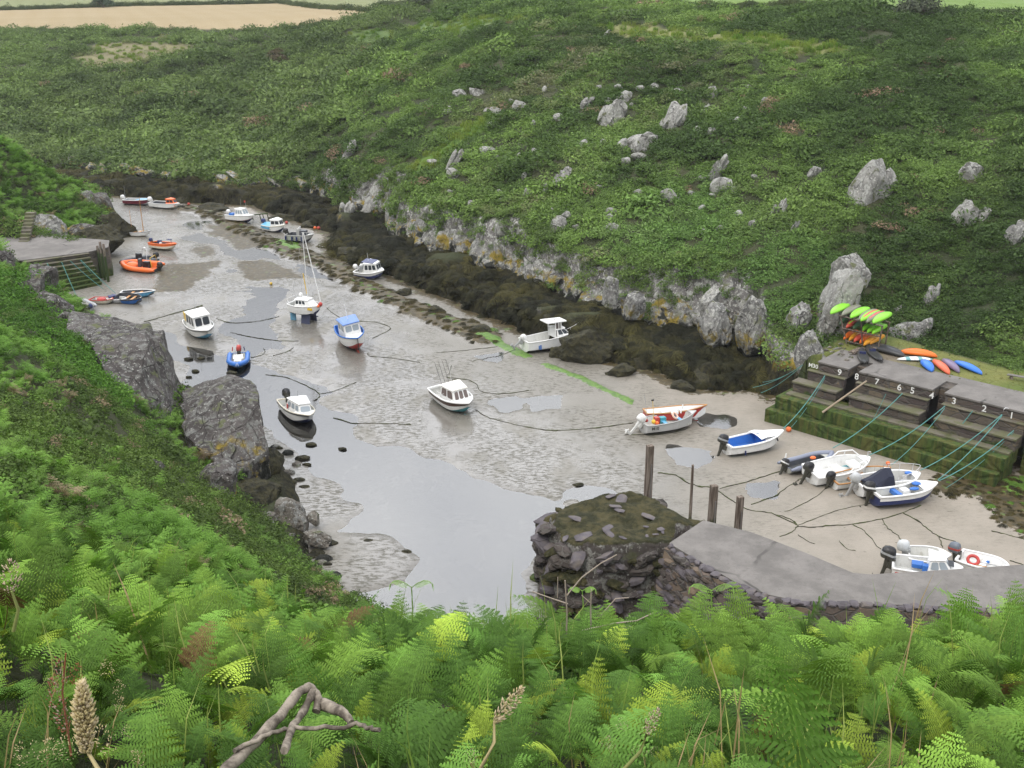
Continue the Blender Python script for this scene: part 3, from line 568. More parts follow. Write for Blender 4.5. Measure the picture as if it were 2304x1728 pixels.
scatter('rough_grass', 'tufts', np.stack([X, Y, Z-.02], 1)[k], rots(k.sum(), .15), np.stack([s*1.4, s*1.4, s], 1)[k], c[k], rng.integers(0, 3, len(X))[k])
# --- bladder wrack over the tidal ledges
X, Y = pick(36000, 50, 175, -.55, .62); Z, sd, wl, w_, ed = terrain(X, Y, True); wz = zone(X, Y, Z, sd, wl, w_, ed)
k = (wz > .35) & (sd > -.3) & (wl < .5) & ((X < 19.5) | (sdf(X, Y, QPOLY) > 0)&(Y < 62))
n_ = fbm(X, Y, 5, 59)*2+rng.normal(0, .25, len(X)); c = lerpc((.020, .021, .013), (.072, .066, .025), sstep(-.4, .7, n_))
s = (.32+.0036*np.hypot(X, Y))*np.exp(rng.normal(0, .25, len(X)))
gx_ = (terrain(X+.4, Y)-terrain(X-.4, Y))/.8; gy_ = (terrain(X, Y+.4)-terrain(X, Y-.4))/.8
rt = np.stack([np.arctan(gy_)*.8, -np.arctan(gx_)*.8, rng.uniform(0, 6.28, len(X))], 1)
POSW = [np.stack([X, Y, Z], 1)[k]]; RTW = [rt[k]]; SW = [np.repeat(s[k][:, None], 3, 1)]; CW = [c[k]]
X, Y = pick(40000, 50, 160, -.5, .62); f_ = lambda A: A[np.clip(np.round(np.interp(Y, SY[:, 0], np.arange(len(sr)))).astype(int), 0, len(sr)-1), np.clip(np.round(np.interp(X/(Y+15), su, np.arange(len(su)))).astype(int), 0, len(su)-1)]
k = (f_(ssd) < .3) & (f_(np.maximum(weedl, rq)) > .3) & (rng.random(len(X)) < .85); Z = f_(SZ)
c = lerpc((.026, .024, .012), (.080, .066, .025), rng.random(len(X))); gr = rng.random(len(X)) < .08; c[gr] = (.09, .17, .03); s = (.12+.003*Y)*np.exp(rng.normal(0, .25, len(X)))
POSW.append(np.stack([X, Y, Z-.03], 1)[k]); RTW.append(rots(k.sum(), .15)); SW.append(np.stack([s, s, s*.6], 1)[k]); CW.append(c[k])
A_ = np.concatenate; scatter('bladder_wrack', 'wrack', A_(POSW), A_(RTW), A_(SW), A_(CW), rng.integers(0, 4, sum(map(len, POSW))))

# --- grass blades and dead stems standing through the bracken
X = rng.uniform(-9, 10, 900); Y = 16*rng.random(900)+1.6; Z = terrain(X, Y); k = (np.abs(X) < 1.2+.75*Y) & (fbm(X, Y, 2.2, 97) > -.08); dd = rng.random(900) < .25; c = lerpc((.14, .22, .05), (.26, .30, .10), rng.random(900)); c[dd] = np.array((.30, .22, .13)); s = .62*np.exp(rng.normal(0, .22, 900))
pcoll('thin', [proto('h%d_blades' % i, *tuft(50+i, 7, 1., .006, .35, .12), M_LEAF) for i in range(4)])
scatter('grass_in_bracken', 'thin', np.stack([X, Y, Z], 1)[k], rots(k.sum(), .12), np.stack([s, s, s*1.15], 1)[k], c[k], rng.integers(0, 4, 900)[k])
# ------------------------------------------------------------------ rock
def rockmat(name, tint, zones=True, dark=0., lich=1.):
    m = NM(name, .88, .2); c, f = rock_cols(m, zones, tint, lich)
    if dark: c = m.mix(dark, c, (.05, .045, .035))
    m.set(col=c).bump(m.math('ADD', f, m.noise(9, 5, .7, stretch=(1, 1, .4, (.5, .6, 0)))), .9, .22); return m.m
M_CLIFF = rockmat('lichened_rock', (.27, .265, .25)); M_OUT = rockmat('pale_outcrop_rock', (.36, .352, .325), False); M_SLAB = rockmat('purple_grey_rock', (.125, .112, .105), lich=.5); M_PALE = rockmat('washed_stone', (.20, .18, .15), False, lich=.65)
m = NM('weedy_rock', .8, .3); c = m.mix(m.mr(m.noise(2.5, 5, .7), .35, .65), (.018, .018, .011), (.055, .050, .022)); m.set(col=c).bump(m.noise(5, 5, .7), .9, .25); M_WROCK = m.m
_ico = {}
def ico(sub):
    if sub not in _ico:
        import bmesh
        b = bmesh.new(); bmesh.ops.create_icosphere(b, subdivisions=sub, radius=1); b.verts.ensure_lookup_table()
        _ico[sub] = (np.array([v.co[:] for v in b.verts]), [[q.index for q in f.verts] for f in b.faces]); b.free()
    return _ico[sub]
def rockv(size, seed, rz=0., cuts=11, rough=.10, sub=4, boxy=.0, tilt=(0, 0), strata=.035):
    r = random.Random(seed); v, f = ico(sub); v = v.copy()
    if boxy: v = v/np.maximum(np.abs(v).max(1, keepdims=True), 1e-6)*boxy+v*(1-boxy)
    for i in range(cuts):
        n = Vector((r.gauss(0, 1), r.gauss(0, 1), r.gauss(0, .8))).normalized(); d = r.uniform(.55, .92); n = np.array(n); t = v @ n; k = t > d; v[k] -= np.outer(t[k]-d, n)*.93
    ax = np.array(Vector((r.uniform(.5, .9), r.uniform(-.3, .3), r.uniform(-.8, -.4))).normalized()); o = r.uniform(0, 50)
    s = v @ ax*5+o; v = v*(1+strata*((s % 1)-.5)[:, None]*2)
    nz = np.array([mnoise.fractal(Vector(q)*1.7+Vector((o, 0, 0)), 1., 2., 5) for q in v]); v = v*(1+rough*nz)[:, None]
    v = v*np.array(size); M = Matrix.Rotation(rz, 3, 'Z') @ Matrix.Rotation(tilt[0], 3, 'X') @ Matrix.Rotation(tilt[1], 3, 'Y')
    return v @ np.array(M).T, f
def shards(w, dp, h, seed, n=5):
    '''a jagged outcrop: angular pieces leaning the same way, as the bedding does'''
    r = random.Random(seed); V, Fc = [], []
    for i in range(n):
        k = r.uniform(.35, .62) if i else .8; v, f = rockv((w*k*r.uniform(.6, .95), dp*k*1.2, h*k*r.uniform(.9, 1.25)), seed*13+i, rz=r.uniform(-.5, .5), cuts=18, sub=3, boxy=.55, rough=.05, strata=.03, tilt=(r.uniform(-.3, .1), r.uniform(.15, .6)))
        q = r.uniform(-.62, .62) if i else 0; v = v+np.array((q*w, r.uniform(-.25, .25)*dp, (q*.45+r.uniform(-.35, .35))*h if i else 0)); o = len(V); V += [tuple(x) for x in v]; Fc += [[o+j for j in g] for g in f]
    return V, Fc
def rock(name, loc, size, seed, mat, label=None, cat='rock', group=None, **k):
    v, f = rockv(size, seed, **k); mb = MB(); mb.add(v, f, mat, False); o = mb.build(name, loc=loc)
    if label: tag(o, label, cat, group)
    return o
# the short cliff behind the weed, rock by rock but one piece of ground
mb = MB(); r = random.Random(5); acc = 0.
for (ax, ay), (bx, by) in zip(RSH[1:15], RSH[2:15]):
    L = math.hypot(bx-ax, by-ay); nx, ny = -(by-ay)/L, (bx-ax)/L; t = -acc
    while t < L:
        if t >= 0:
            px, py = ax+(bx-ax)*t/L, ay+(by-ay)*t/L; q = np.arange(4, 15, .25); z, sd, wl, w_, ed = terrain(px+nx*q, py+ny*q, True); k = np.argmax(ed > w_-.1)
            if 0 < k < len(q)-6 and wl[k] < .5 and not inside(np.array([px+nx*q[k]]), np.array([py+ny*q[k]]), QPOLY)[0]:
                hz = max(.8, z[min(k+5, len(z)-1)]*.30)*r.uniform(.5, 1.05); w = r.uniform(.9, 2.9)*(1+.003*py)
                v, f = rockv((w, r.uniform(.9, 1.5), hz), r.randrange(9999), rz=math.atan2(by-ay, bx-ax)+r.uniform(-.4, .4), cuts=18, sub=4, boxy=.6, tilt=(r.uniform(-.45, -.1), r.uniform(.1, .5)), strata=.04, rough=.06)
                c_ = Vector((px+nx*(q[k]+.1), py+ny*(q[k]+.1), 1.0+hz*.55)); mb.add(v+np.array(c_), f, M_CLIFF)
        t += r.uniform(.5, 1.5)*(2.2 if r.random() < .12 else 1)
    acc = L-(t-1.2) if t > L else 0
cl = mb.build('rocky_cliff'); cl['kind'] = 'structure'
# weed-hung ledges standing out of the foreshore in front of it
mb = MB()
for px, py, w, h in ((1480, 812, 100, 48), (1330, 772, 90, 60), (1260, 790, 40, 40), (1600, 850, 90, 44), (1690, 850, 60, 50), (930, 612, 70, 42), (1060, 650, 90, 44), (1180, 690, 80, 40), (860, 580, 60, 40), (790, 570, 60, 36), (905, 655, 34, 22), (980, 700, 40, 26),
                     (1080, 742, 50, 28), (720, 590, 16, 14), (1400, 832, 60, 34), (1540, 868, 50, 26), (640, 490, 60, 20), (480, 466, 60, 18), (410, 450, 40, 16), (700, 505, 40, 18), (770, 530, 50, 22)):
    p = un(px, py+h*.35); s = pxm(p); v, f = rockv((w*s*.62, w*s*.5, h*s*.62), int(px), cuts=7, sub=3, rough=.25); mb.add(v+np.array((p.x, p.y+w*s*.2, .1)), f, M_WROCK)
lg = mb.build('weedy_ledges'); lg['kind'] = 'structure'
# outcrops on the far slope
BIG = {(1959, 448): 'tall cracked grey outcrop above the kayak rack, green moss in its cleft', (1372, 281): 'broad pale outcrop streaked with hanging grey ribs, high on the far slope', (1434, 337): 'widest whitish outcrop with jagged top edge, low side facing the sky',
       (1514, 288): 'dark grey outcrop leaning right beside the widest whitish one', (1264, 415): 'slanting pale outcrop shaped like a blade in brown heather', (1019, 385): 'long narrow outcrop running down the slope like a tail',
       (785, 354): 'pale slanting outcrop on the slope left of the bright grass strip', (834, 480): 'big diagonal slab of streaked grey rock just above the weed line', (1018, 556): 'ribbed grey outcrop with yellow lichen at its foot, beside the diagonal slab',
       (2185, 400): 'flat topped outcrop near the right edge, white streak on its corner', (2184, 500): 'dark brownish outcrop with slanting crack, low on the right slope', (2300, 545): 'pale broken outcrop cut off by the right edge of the view',
       (1612, 403): 'dark grey upright outcrop standing alone mid slope, lichen on its top', (2095, 686): 'pinkish grey boulder in the bank above the beached kayaks', (2047, 765): 'low twin humped boulder with grass between, behind the orange kayak'}
mb = MB()
for (x, y, w, h, b), (p, *_r) in zip(OUT, OUTP):
    s = pxm(p); ti = (r.uniform(-.15, .15), r.uniform(-.15, .5)); sz = (w*s*1.0, max(.5, min(w, h)*s*.8), h*s*1.02)
    if (x, y) in BIG: m1 = MB(); m1.add(*shards(sz[0]*1.2, sz[1], sz[2]*1.45, x, 8), M_OUT if y < 520 else M_CLIFF); tag(m1.build('rock_outcrop', loc=p+Vector((0, min(w, h)*s*.3, h*s*.25))), BIG[(x, y)], 'rock')
    else: v, f = shards(sz[0]*1.15, sz[1], sz[2]*1.3, x, 5); mb.add(np.array(v)+np.array(p+Vector((0, min(w, h)*s*.3, h*s*.2))), f, M_OUT)
for i in range(70):                                     # crumbs of bare rock between the bushes
    px, py = r.uniform(950, 1700), r.uniform(200, 560); p = hit(px, py); s = r.uniform(.18, .5)*(1 if r.random() < .8 else 1.8)
    if p.y > 60: v, f = rockv((s*r.uniform(1, 2), s, s*r.uniform(.8, 1.4)), i, cuts=8, sub=2, tilt=(0, r.uniform(0, .6))); mb.add(v+np.array(p+Vector((0, 0, .25))), f, M_OUT)
sc_ = mb.build('scattered_rocks'); sc_['kind'] = 'structure'
# boulders round the quay and the far weed line
def at(px, py, Y): return unY(px, py, Y)
rock('boulder', at(1890, 690, 81.5), (2.05, 1.8, 3.6), 71, M_OUT, 'huge pale grey boulder rising behind the left side of the kayak rack', boxy=.4, cuts=12, tilt=(-.1, .16), strata=.035)
rock('boulder', at(1915, 610, 84.5), (1.6, 1.5, 1.6), 72, M_OUT, 'rounded grey boulder capping the huge pale one behind the rack', boxy=.2)
rock('boulder', at(1828, 800, 75.9), (1.3, 1.1, 1.9), 73, M_CLIFF, 'yellow footed boulder at the left end of the numbered quay', cuts=9)
rock('boulder', at(1605, 735, 85), (1.6, 1.5, 2.1), 74, M_CLIFF, 'stubby boulder with a white crown and broad yellow lichen band', cuts=9)
rock('boulder', at(1598, 680, 87.5), (.9, .9, 1.5), 75, M_OUT, 'pointed pale pillar of rock behind the yellow banded boulder', boxy=.3)
rock('boulder', at(1690, 730, 83.5), (1.25, 1.4, 2.7), 76, M_CLIFF, 'tall split boulder with a yellow foot, right of the stubby one', boxy=.35)
rock('boulder', at(1780, 740, 82), (1.1, 1.3, 2.3), 81, M_CLIFF, 'narrow shaded boulder in the gap left of the huge pale one', boxy=.3, tilt=(0, .35))
rock('boulder', at(1375, 662, 92), (1.0, 1.1, 1.6), 77, M_CLIFF, 'whitish boulder at the lip of the cliff above the motor cruiser', boxy=.2)
rock('boulder', at(1425, 690, 90), (1.1, 1.1, 1.5), 78, M_CLIFF, 'grey boulder beside the whitish one above the motor cruiser', boxy=.2)
rock('boulder', un(1325, 812)+Vector((0, .6, .8)), (2.7, 1.5, 1.7), 79, M_WROCK, 'weed covered boulder hiding the bow of the white motor cruiser', cuts=5, rough=.2)
# our side: slabs and prow of the left cliff
def hullrock(name, pts, back, seed, label, mat=None, rough=.1, cuts=7):
    '''a faceted crag: the hull of its corner points, carried back into the slope, with a broken surface'''
    import bmesh
    P = [at(*p) for p in pts]; P += [p+Vector((-.25*back, back, -.10*back)) for p in P]+[Vector((p.x, p.y+.6, -.8)) for p in P]; b = bmesh.new(); [b.verts.new(p) for p in P]; h = bmesh.ops.convex_hull(b, input=b.verts[:]); bmesh.ops.delete(b, geom=[v for v in b.verts if not v.link_faces], context='VERTS')
    bmesh.ops.dissolve_limit(b, angle_limit=.12, verts=b.verts[:], edges=b.edges[:]); bmesh.ops.triangulate(b, faces=b.faces[:]); 
    for _ in range(4):
        L = [e for e in b.edges if e.calc_length() > .42]
        if L: bmesh.ops.subdivide_edges(b, edges=L, cuts=1); bmesh.ops.triangulate(b, faces=b.faces[:])
    b.normal_update(); o = Vector((seed*3.1, 0, 0))
    for v in b.verts:
        q = v.co*.9+o; w_ = mnoise.fractal(q, 1., 2., 5)*rough*1.6; st = abs(((v.co.x*.8-v.co.z*.5+v.co.y*.3)*.8+mnoise.noise(v.co*.5)*.8) % 1-.5); w_ += -.22*rough*10*max(0, .10-st)*1.6
        v.co += v.normal*w_
    me = bpy.data.meshes.new(name); b.to_mesh(me); b.free(); me.materials.append(mat or M_SLAB); ob = bpy.data.objects.new(name, me); COL.objects.link(ob); return tag(ob, label, 'rock')
hullrock('cliff_slab', [(200, 765, 68), (250, 751, 69), (326, 750, 69), (334, 775, 67.3), (350, 850, 66), (398, 968, 64), (300, 905, 62.5), (238, 838, 64.5), (392, 1010, 63), (290, 960, 61.5)], 3.5, 1, 'broad flat faced grey cliff slab on the left, white lichen spots all over')
hullrock('cliff_slab', [(331, 763, 69), (362, 760, 69.6), (371, 784, 69.6), (386, 851, 69), (408, 908, 68), (402, 975, 65), (348, 850, 66.6), (395, 1000, 65)], 2.5, 2, 'narrow upright cliff slab standing at the water side of the broad one')
hullrock('cliff_slab', [(150, 716, 75), (200, 728, 75), (262, 742, 74), (325, 752, 73), (330, 780, 72), (210, 775, 71), (150, 745, 73)], 3, 3, 'low grey cliff slab with a grassy top behind the broad one')
hullrock('cliff_prow', [(408, 912, 65), (458, 899, 65), (512, 878, 64.5), (543, 884, 64), (583, 906, 63), (588, 953, 62), (602, 1012, 60.8), (560, 1058, 59.8), (518, 1078, 58.6), (494, 1050, 59), (416, 978, 61.5)], 4, 4, 'prow shaped rock jutting over the water, purple top with yellow lichen')
hullrock('cliff_prow', [(396, 905, 67.5), (412, 900, 67.5), (425, 960, 64), (470, 1040, 61), (440, 1060, 60.5), (400, 985, 63)], 3, 5, 'grey rock wedge joining the prow rock to the upright slab')
rock('shore_rock', at(590, 1060, 62.5), (1.5, 1.8, 1.7), 95, M_WROCK, 'black weed covered rock under the overhang of the prow', cuts=7)
rock('shore_rock', at(565, 1125, 58.6), (2.0, 1.7, 1.25), 96, M_WROCK, 'dark brown weed cushion of rock below the black one', cuts=5, rough=.2)
for i, (px, py, Y, s, lb) in enumerate(((650, 1165, 56.2, (1.15, 1.0, 1.15), 'pale washed rock with vertical cracks at the foot of the left slope'), (705, 1165, 56.4, (.45, .5, .45), 'small pale stone on the water side of the cracked washed rock'),
                                        (712, 1212, 54.2, (.85, .6, .5), 'long pale stone with a dark weed cap at the water edge'), (640, 1215, 54.2, (.75, .7, .6), 'pale rounded stone half hidden under the slope edge'), (600, 1180, 55.6, (.9, .8, .8), 'greyish stone between weed cushion and washed rock'))):
    rock('shore_rock', at(px, py, Y), s, 100+i, M_PALE, lb, boxy=.4, rough=.06)
mb = MB()
for i in range(46):
    px, py = r.choice(((690, 1240), (720, 1255), (745, 1270), (640, 1060), (650, 1100), (610, 1010), (420, 880), (408, 862), (660, 1030)));  p = un(px+r.gauss(0, 14), py+r.gauss(0, 12)); s = r.uniform(.12, .38)
    v, f = rockv((s*1.4, s, s*.8), i+300, cuts=7, sub=2); mb.add(v+np.array(p+Vector((0, 0, .03))), f, r.choice((M_WROCK, M_WROCK, M_PALE, M_CLIFF)))
for px, py in ((424, 808), (452, 806), (425, 848), (440, 835), (520, 838), (700, 1000), (682, 1030), (690, 1045), (673, 1080), (685, 1095), (828, 1218), (915, 1242), (770, 1010), (1300, 1090)):
    p = un(px, py); s = r.uniform(.16, .3); v, f = rockv((s*1.7, s, s*.6), px, cuts=5, sub=2); mb.add(v+np.array(p), f, M_WROCK)
st = mb.build('shore_stones'); st['kind'] = 'stuff'
for i, (px, py, Y, s, lb) in enumerate(((10, 610, 92, (1.6, 1.3, 1.9), 'pale ribbed rock at the left edge above the ivy'), (88, 640, 87, (1.4, 1.5, 2.1), 'purple grey rounded crag below the small quay'), (72, 668, 83, (1.1, 1.1, 2.0), 'blocky purple crag with white lichen, ivy to its left'),
                                        (118, 690, 80, (1.6, 1.2, 1.1), 'tilted grey block under the purple crag, pointing at the grey dinghy'), (140, 745, 77, (.8, .8, 1.5), 'thin pale rib of rock at the top of the ivy'),
                                        (108, 522, 124, (2.4, 2.0, 2.1), 'rounded grey boulder beside the steps behind the small quay'), (198, 470, 137, (1.9, 1.6, 2.6), 'cracked grey crag on the shoulder above the small quay'), (232, 478, 137, (1.9, 1.6, 2.4), 'dark edged crag at the tip of the left shoulder'),
                                        (190, 528, 123, (2.6, 1.8, 1.5), 'sloping rock thick with yellow lichen behind the small quay'), (490, 1098, 55.5, (1.3, 1.2, 1.6), 'white spotted rock poking out of the slope below the prow'), (348, 1062, 48, (.6, .6, .6), 'small white spotted rock in the gorse slope'))):
    rock('crag', at(px, py, Y), s, 130+i, M_SLAB if i not in (5, 6) else M_CLIFF, lb, boxy=.45, tilt=(0, .15))
rock('crag', at(262, 520, 132), (2.5, 2.2, 2.3), 151, M_WROCK, 'black weed covered rock at the water end of the left shoulder', cuts=6, rough=.2)
rock('crag', at(225, 545, 122), (3.0, 2.0, 1.9), 152, M_WROCK, 'dark brown weed covered rock between yellow rock and small quay', cuts=6, rough=.2)
# ------------------------------------------------------------------ masonry
def stonemat(name, cols, zonal=0, bw=.55, bh=.28, mortar=(.10, .09, .08), rubble=True):
    m = NM(name, .88, .25); v = m.co(True)
    vo = m.n('TexVoronoi'); vo.feature = 'DISTANCE_TO_EDGE'; vo2 = m.n('TexVoronoi'); mp = m.n('Mapping'); mp.inputs['Scale'].default_value = (1/bw, 1/bw, 1/bh); m.L(v, mp.inputs[0])
    nz = m.n('TexNoise'); nz.inputs['Scale'].default_value = 1.3; m.L(mp.outputs[0], nz.inputs['Vector']); dv = m.mix(.18, mp.outputs[0], nz.outputs['Color'])
    for q in (vo, vo2): q.inputs['Scale'].default_value = 1.; m.L(dv, q.inputs['Vector'])
    sp = m.n('SeparateColor'); m.L(vo2.outputs['Color'], sp.inputs[0])
    c = m.ramp(sp.outputs[0], [(i/(len(cols)-1), q) for i, q in enumerate(cols)]); c = m.mix(m.mr(m.noise(4, 5, .7), .4, .7, 0, .5), c, (.08, .075, .06))
    e = m.mr(vo.outputs['Distance'], .02, .09); c = m.mix(e, mortar, c)
    if zonal:
        zz = m.math('ADD', m.z(), m.mr(m.noise(.9, 4), .2, .8, -.5, .5)); st = m.mr(m.noise(2.2, 4, .6, stretch=(1, 1, .08)), .45, .62)
        wd = m.mix(m.mr(m.noise(3.5, 4, .65, stretch=(1, 1, .35)), .35, .65), (.022, .040, .010), (.060, .095, .020)); wd = m.mix(m.math('MULTIPLY', st, .45), wd, (.13, .11, .035))
        c = m.mix(m.mr(zz, zonal+.35, zonal-.25), c, wd)
    m.set(col=c).bump(m.math('ADD', e, m.noise(8, 5, .7)), .8, .06); return m.m
def concrete(name, base=(.155, .145, .125), moss=.0, zonal=0):
    m = NM(name, .85, .25); c = m.mix(m.mr(m.noise(.7, 5, .65), .3, .7), tuple(v*.78 for v in base), tuple(v*1.12 for v in base)); c = m.mix(m.mr(m.noise(6, 5, .7), .5, .75, 0, .5), c, tuple(v*.55 for v in base))
    c = m.mix(m.mr(m.noise(1.6, 4, .7, stretch=(.4, 2, 1)), .62, .72, 0, .35), c, (.30, .28, .26))
    vo = m.n('TexVoronoi'); vo.feature = 'DISTANCE_TO_EDGE'; vo.inputs['Scale'].default_value = .32; m.L(m.mix(.5, m.co(False), m.n('TexNoise').outputs['Color']), vo.inputs['Vector']); c = m.mix(m.math('MULTIPLY', m.mr(vo.outputs['Distance'], .02, .006), m.mr(m.noise(.6, 2), .45, .6)), c, tuple(v*.4 for v in base)); c = m.mix(m.mr(m.noise(.28, 6, .7), .5, .62, 0, .45), c, tuple(v*.62 for v in base))
    if moss: c = m.mix(m.math('MULTIPLY', m.mr(m.noise(1.2, 4, .6), .4, .6), moss), c, (.10, .11, .04))
    if zonal: c = m.mix(m.mr(m.math('ADD', m.z(), m.mr(m.noise(1.5, 4), .2, .8, -.4, .4)), zonal+.2, zonal-.2), c, (.05, .075, .018))
    m.set(col=c).bump(m.noise(14, 5, .7), .4, .02); return m.m
M_QST = stonemat('quay_masonry', [(.05, .04, .037), (.12, .10, .08), (.075, .058, .056), (.18, .145, .10)], 1.9, .8, .3)
M_QLOW = stonemat('weed_grown_masonry', [(.05, .05, .03), (.1, .085, .06)], 9, 1.4, 1.2)
M_QCAP = concrete('weathered_concrete', base=(.15, .135, .105), moss=.6, zonal=1.7); M_DECK = concrete('worn_concrete_deck', (.175, .163, .150)); M_WHITE = NM('white_number_paint', .7).set(col=(.75, .75, .72)).m
quay = empty('stone_quay', (QF.x, QF.y, 0), math.atan2(QD.y, QD.x), 'long stepped stone quay with white painted numbers and weedy lower tiers', 'quay')
def qab(px, py, z):
    p = un(px, py, z); d = Vector((p.x, p.y))-QF; return d.dot(QD), d.dot(QN)
def qbox(mb, a0, a1, b0, b1, z0, z1, mat): mb.box(((a0+a1)/2, (b0+b1)/2, (z0+z1)/2), ((a1-a0)/2, (b1-b0)/2, (z1-z0)/2), mat)
G1, G2 = (qab(1893, 838, 4.2)[0], qab(1915, 846, 4.2)[0]), (qab(2070, 893, 4.2)[0], qab(2098, 902, 4.2)[0]); AE = qab(2290, 990, 2.8)[0]; AEND = 30.
mb = MB(); qbox(mb, -2.2, AE-.3, -3.3, -.4, -.8, .95, M_QLOW); qbox(mb, -1.8, AE-.15, -2.7, -.4, .955, 1.85, M_QLOW); mb.build('lower_tier', quay, bevel=.04)
blocks = ((-.1, G1[0]), (G1[1], G2[0]), (G2[1], AE))
for i, (a0, a1) in enumerate(blocks):
    mb = MB(); lf = -1.2 if i == 0 else 0
    qbox(mb, a0+lf, a1-.15, -1.25, .02, 1.86, 2.62, M_QST); qbox(mb, a0+lf*.5, a1-.08, -.34, .03, 2.63, 3.42, M_QST); qbox(mb, a0, a1, -.02, 2.2, 3.43, 4.06, M_QST); mb.build('wall_block', quay, bevel=.03)
    mb = MB(); qbox(mb, a0+lf-.05, a1-.1, -1.38, -.35, 2.62, 2.76, M_QCAP); qbox(mb, a0+lf*.5-.04, a1-.04, -.44, -.025, 3.42, 3.5, M_QCAP); mb.build('ledge', quay, bevel=.02)
mb = MB(); qbox(mb, -.2, AEND, 2.21, 3.6, 1, 4.18, M_DECK)
for i, (a0, a1) in enumerate(blocks): qbox(mb, a0-.05, (AEND if i == 2 else a1+.05), -.1, 2.205, 4.065, 4.2, M_DECK)
qbox(mb, AE+.02, AEND, -.02, 2.2, -.8, 4.06, M_QST); mb.build('concrete_deck', quay, bevel=.02)
mb = MB()
for a, bb in ((G1[1], G1[0]), (G2[1], G2[0])): qbox(mb, bb+.02, a-.02, 1.2, 2.19, 1.9, 4.06, M_QST)
qbox(mb, -1.4, AE-.2, -2.0, -1.26, 1.86, 1.98, M_QCAP); mb.build('recess_wall', quay)
def text(body, size, mat, parent, loc, rot, name='painted_number'):
    cu = bpy.data.curves.new(name, 'FONT'); cu.body = body; cu.size = size; cu.extrude = .004; cu.offset = .012*size; cu.align_x = 'CENTER'; cu.align_y = 'CENTER'
    t = bpy.data.objects.new(name, cu); COL.objects.link(t); bpy.context.view_layer.update(); me = bpy.data.meshes.new_from_object(t); bpy.data.objects.remove(t); bpy.data.curves.remove(cu)
    me.materials.clear(); me.materials.append(mat); o = bpy.data.objects.new(name, me); COL.objects.link(o); o.parent = parent; o.location = loc; o.rotation_euler = rot; return o
for s, px, py in (('M30', 1818, 830), ('9', 1883, 842), ('8', 1923, 851), ('7', 1964, 865), ('6', 2011, 880), ('5', 2043, 886), ('4', 2090, 895), ('3', 2141, 907), ('2', 2211, 923), ('1', 2272, 939)):
    text(s, .62 if len(s) == 1 else .42, M_WHITE, quay, (qab(px, py, 3.72)[0], -.03, 3.74), (math.pi/2, 0, 0))
# ---- breakwater
M_BW = stonemat('breakwater_masonry', [(.06, .05, .05), (.16, .12, .09), (.10, .08, .08), (.20, .15, .10)], .5, .7, .34); M_RUB = stonemat('rubble', [(.035, .03, .028), (.085, .07, .06), (.055, .045, .045)], .4, .5, .3)
M_SLATE = NM('slate', .7, .3); q = M_SLATE; nn_ = q.noise(1.6, 3); q.set(col=q.ramp(nn_, [(.3, (.06, .052, .055)), (.5, (.10, .088, .096)), (.7, (.135, .115, .10))])).bump(q.noise(9, 4), .4, .03); M_SLATE = q.m
M_MOSS = NM('dark_moss', .9, .15); q = M_MOSS; q.set(col=q.mix(q.mr(q.noise(1.5, 5, .7), .35, .65), (.028, .030, .014), (.085, .075, .035))).bump(q.noise(5, 6, .75), 1., .15); M_MOSS = q.m
bw = empty('breakwater', (0, 0, 0), 0, 'ruined ended stone breakwater with a grey concrete walkway on top', 'breakwater')
inner = [(9.6, 49.3), (11.8, 48.0), (13.9, 46.0), (15.6, 44.15), (16.4, 44.0), (20, 44.4), (24, 44.9), (40, 46)]; outer = [(7.35, 46.75), (8.6, 44.9), (9.8, 43.2), (11.0, 42.2), (12.2, 41.65), (17, 41.2), (22, 40.8), (40, 39.5)]
mb = MB(); rings = []
for (ix, iy), (ox, oy) in zip(inner, outer):
    d = Vector((ox-ix, oy-iy)).normalized(); bx, by = ox+d.x*1.1, oy+d.y*1.1
    rings.append([(ix, iy, -.6), (ix, iy, 4.08), (ox, oy, 4.08), ((ox*2+bx)/3, (oy*2+by)/3, 2.7), (bx, by, -1)])
mb.loft(rings, M_BW, smooth=False); mb.build('wall', bw)
mb = MB(); rings = []
for (ix, iy), (ox, oy) in zip(inner, outer):
    d = Vector((ix-ox, iy-oy)).normalized(); rings.append([(ix+d.x*.06, iy+d.y*.06, 4.085), (ix+d.x*.06, iy+d.y*.06, 4.24), (ox+d.x*.38, oy+d.y*.38, 4.2), (ox+d.x*.38, oy+d.y*.38, 4.085)])
mb.loft(rings, M_DECK, smooth=False); mb.build('concrete_deck', bw, bevel=.02)
mb = MB(); rr = random.Random(8)
for (ax, ay), (bx, by) in zip(outer[:-1], outer[1:]):
    L = math.hypot(bx-ax, by-ay); t = 0; d = Vector((bx-ax, by-ay))/L; n = Vector((-d.y, d.x))
    while t < L:
        l = rr.uniform(.25, .6); p = Vector((ax, ay))+d*(t+l/2)+n*rr.uniform(.1, .26); v, f = rockv((l*.52, rr.uniform(.16, .3), rr.uniform(.07, .15)), rr.randrange(999), rz=math.atan2(d.y, d.x)+rr.uniform(-.15, .15), sub=2, boxy=.7, cuts=4); mb.add(v+np.array((p.x, p.y, 4.13+rr.uniform(-.03, .06))), f, M_SLATE); t += l
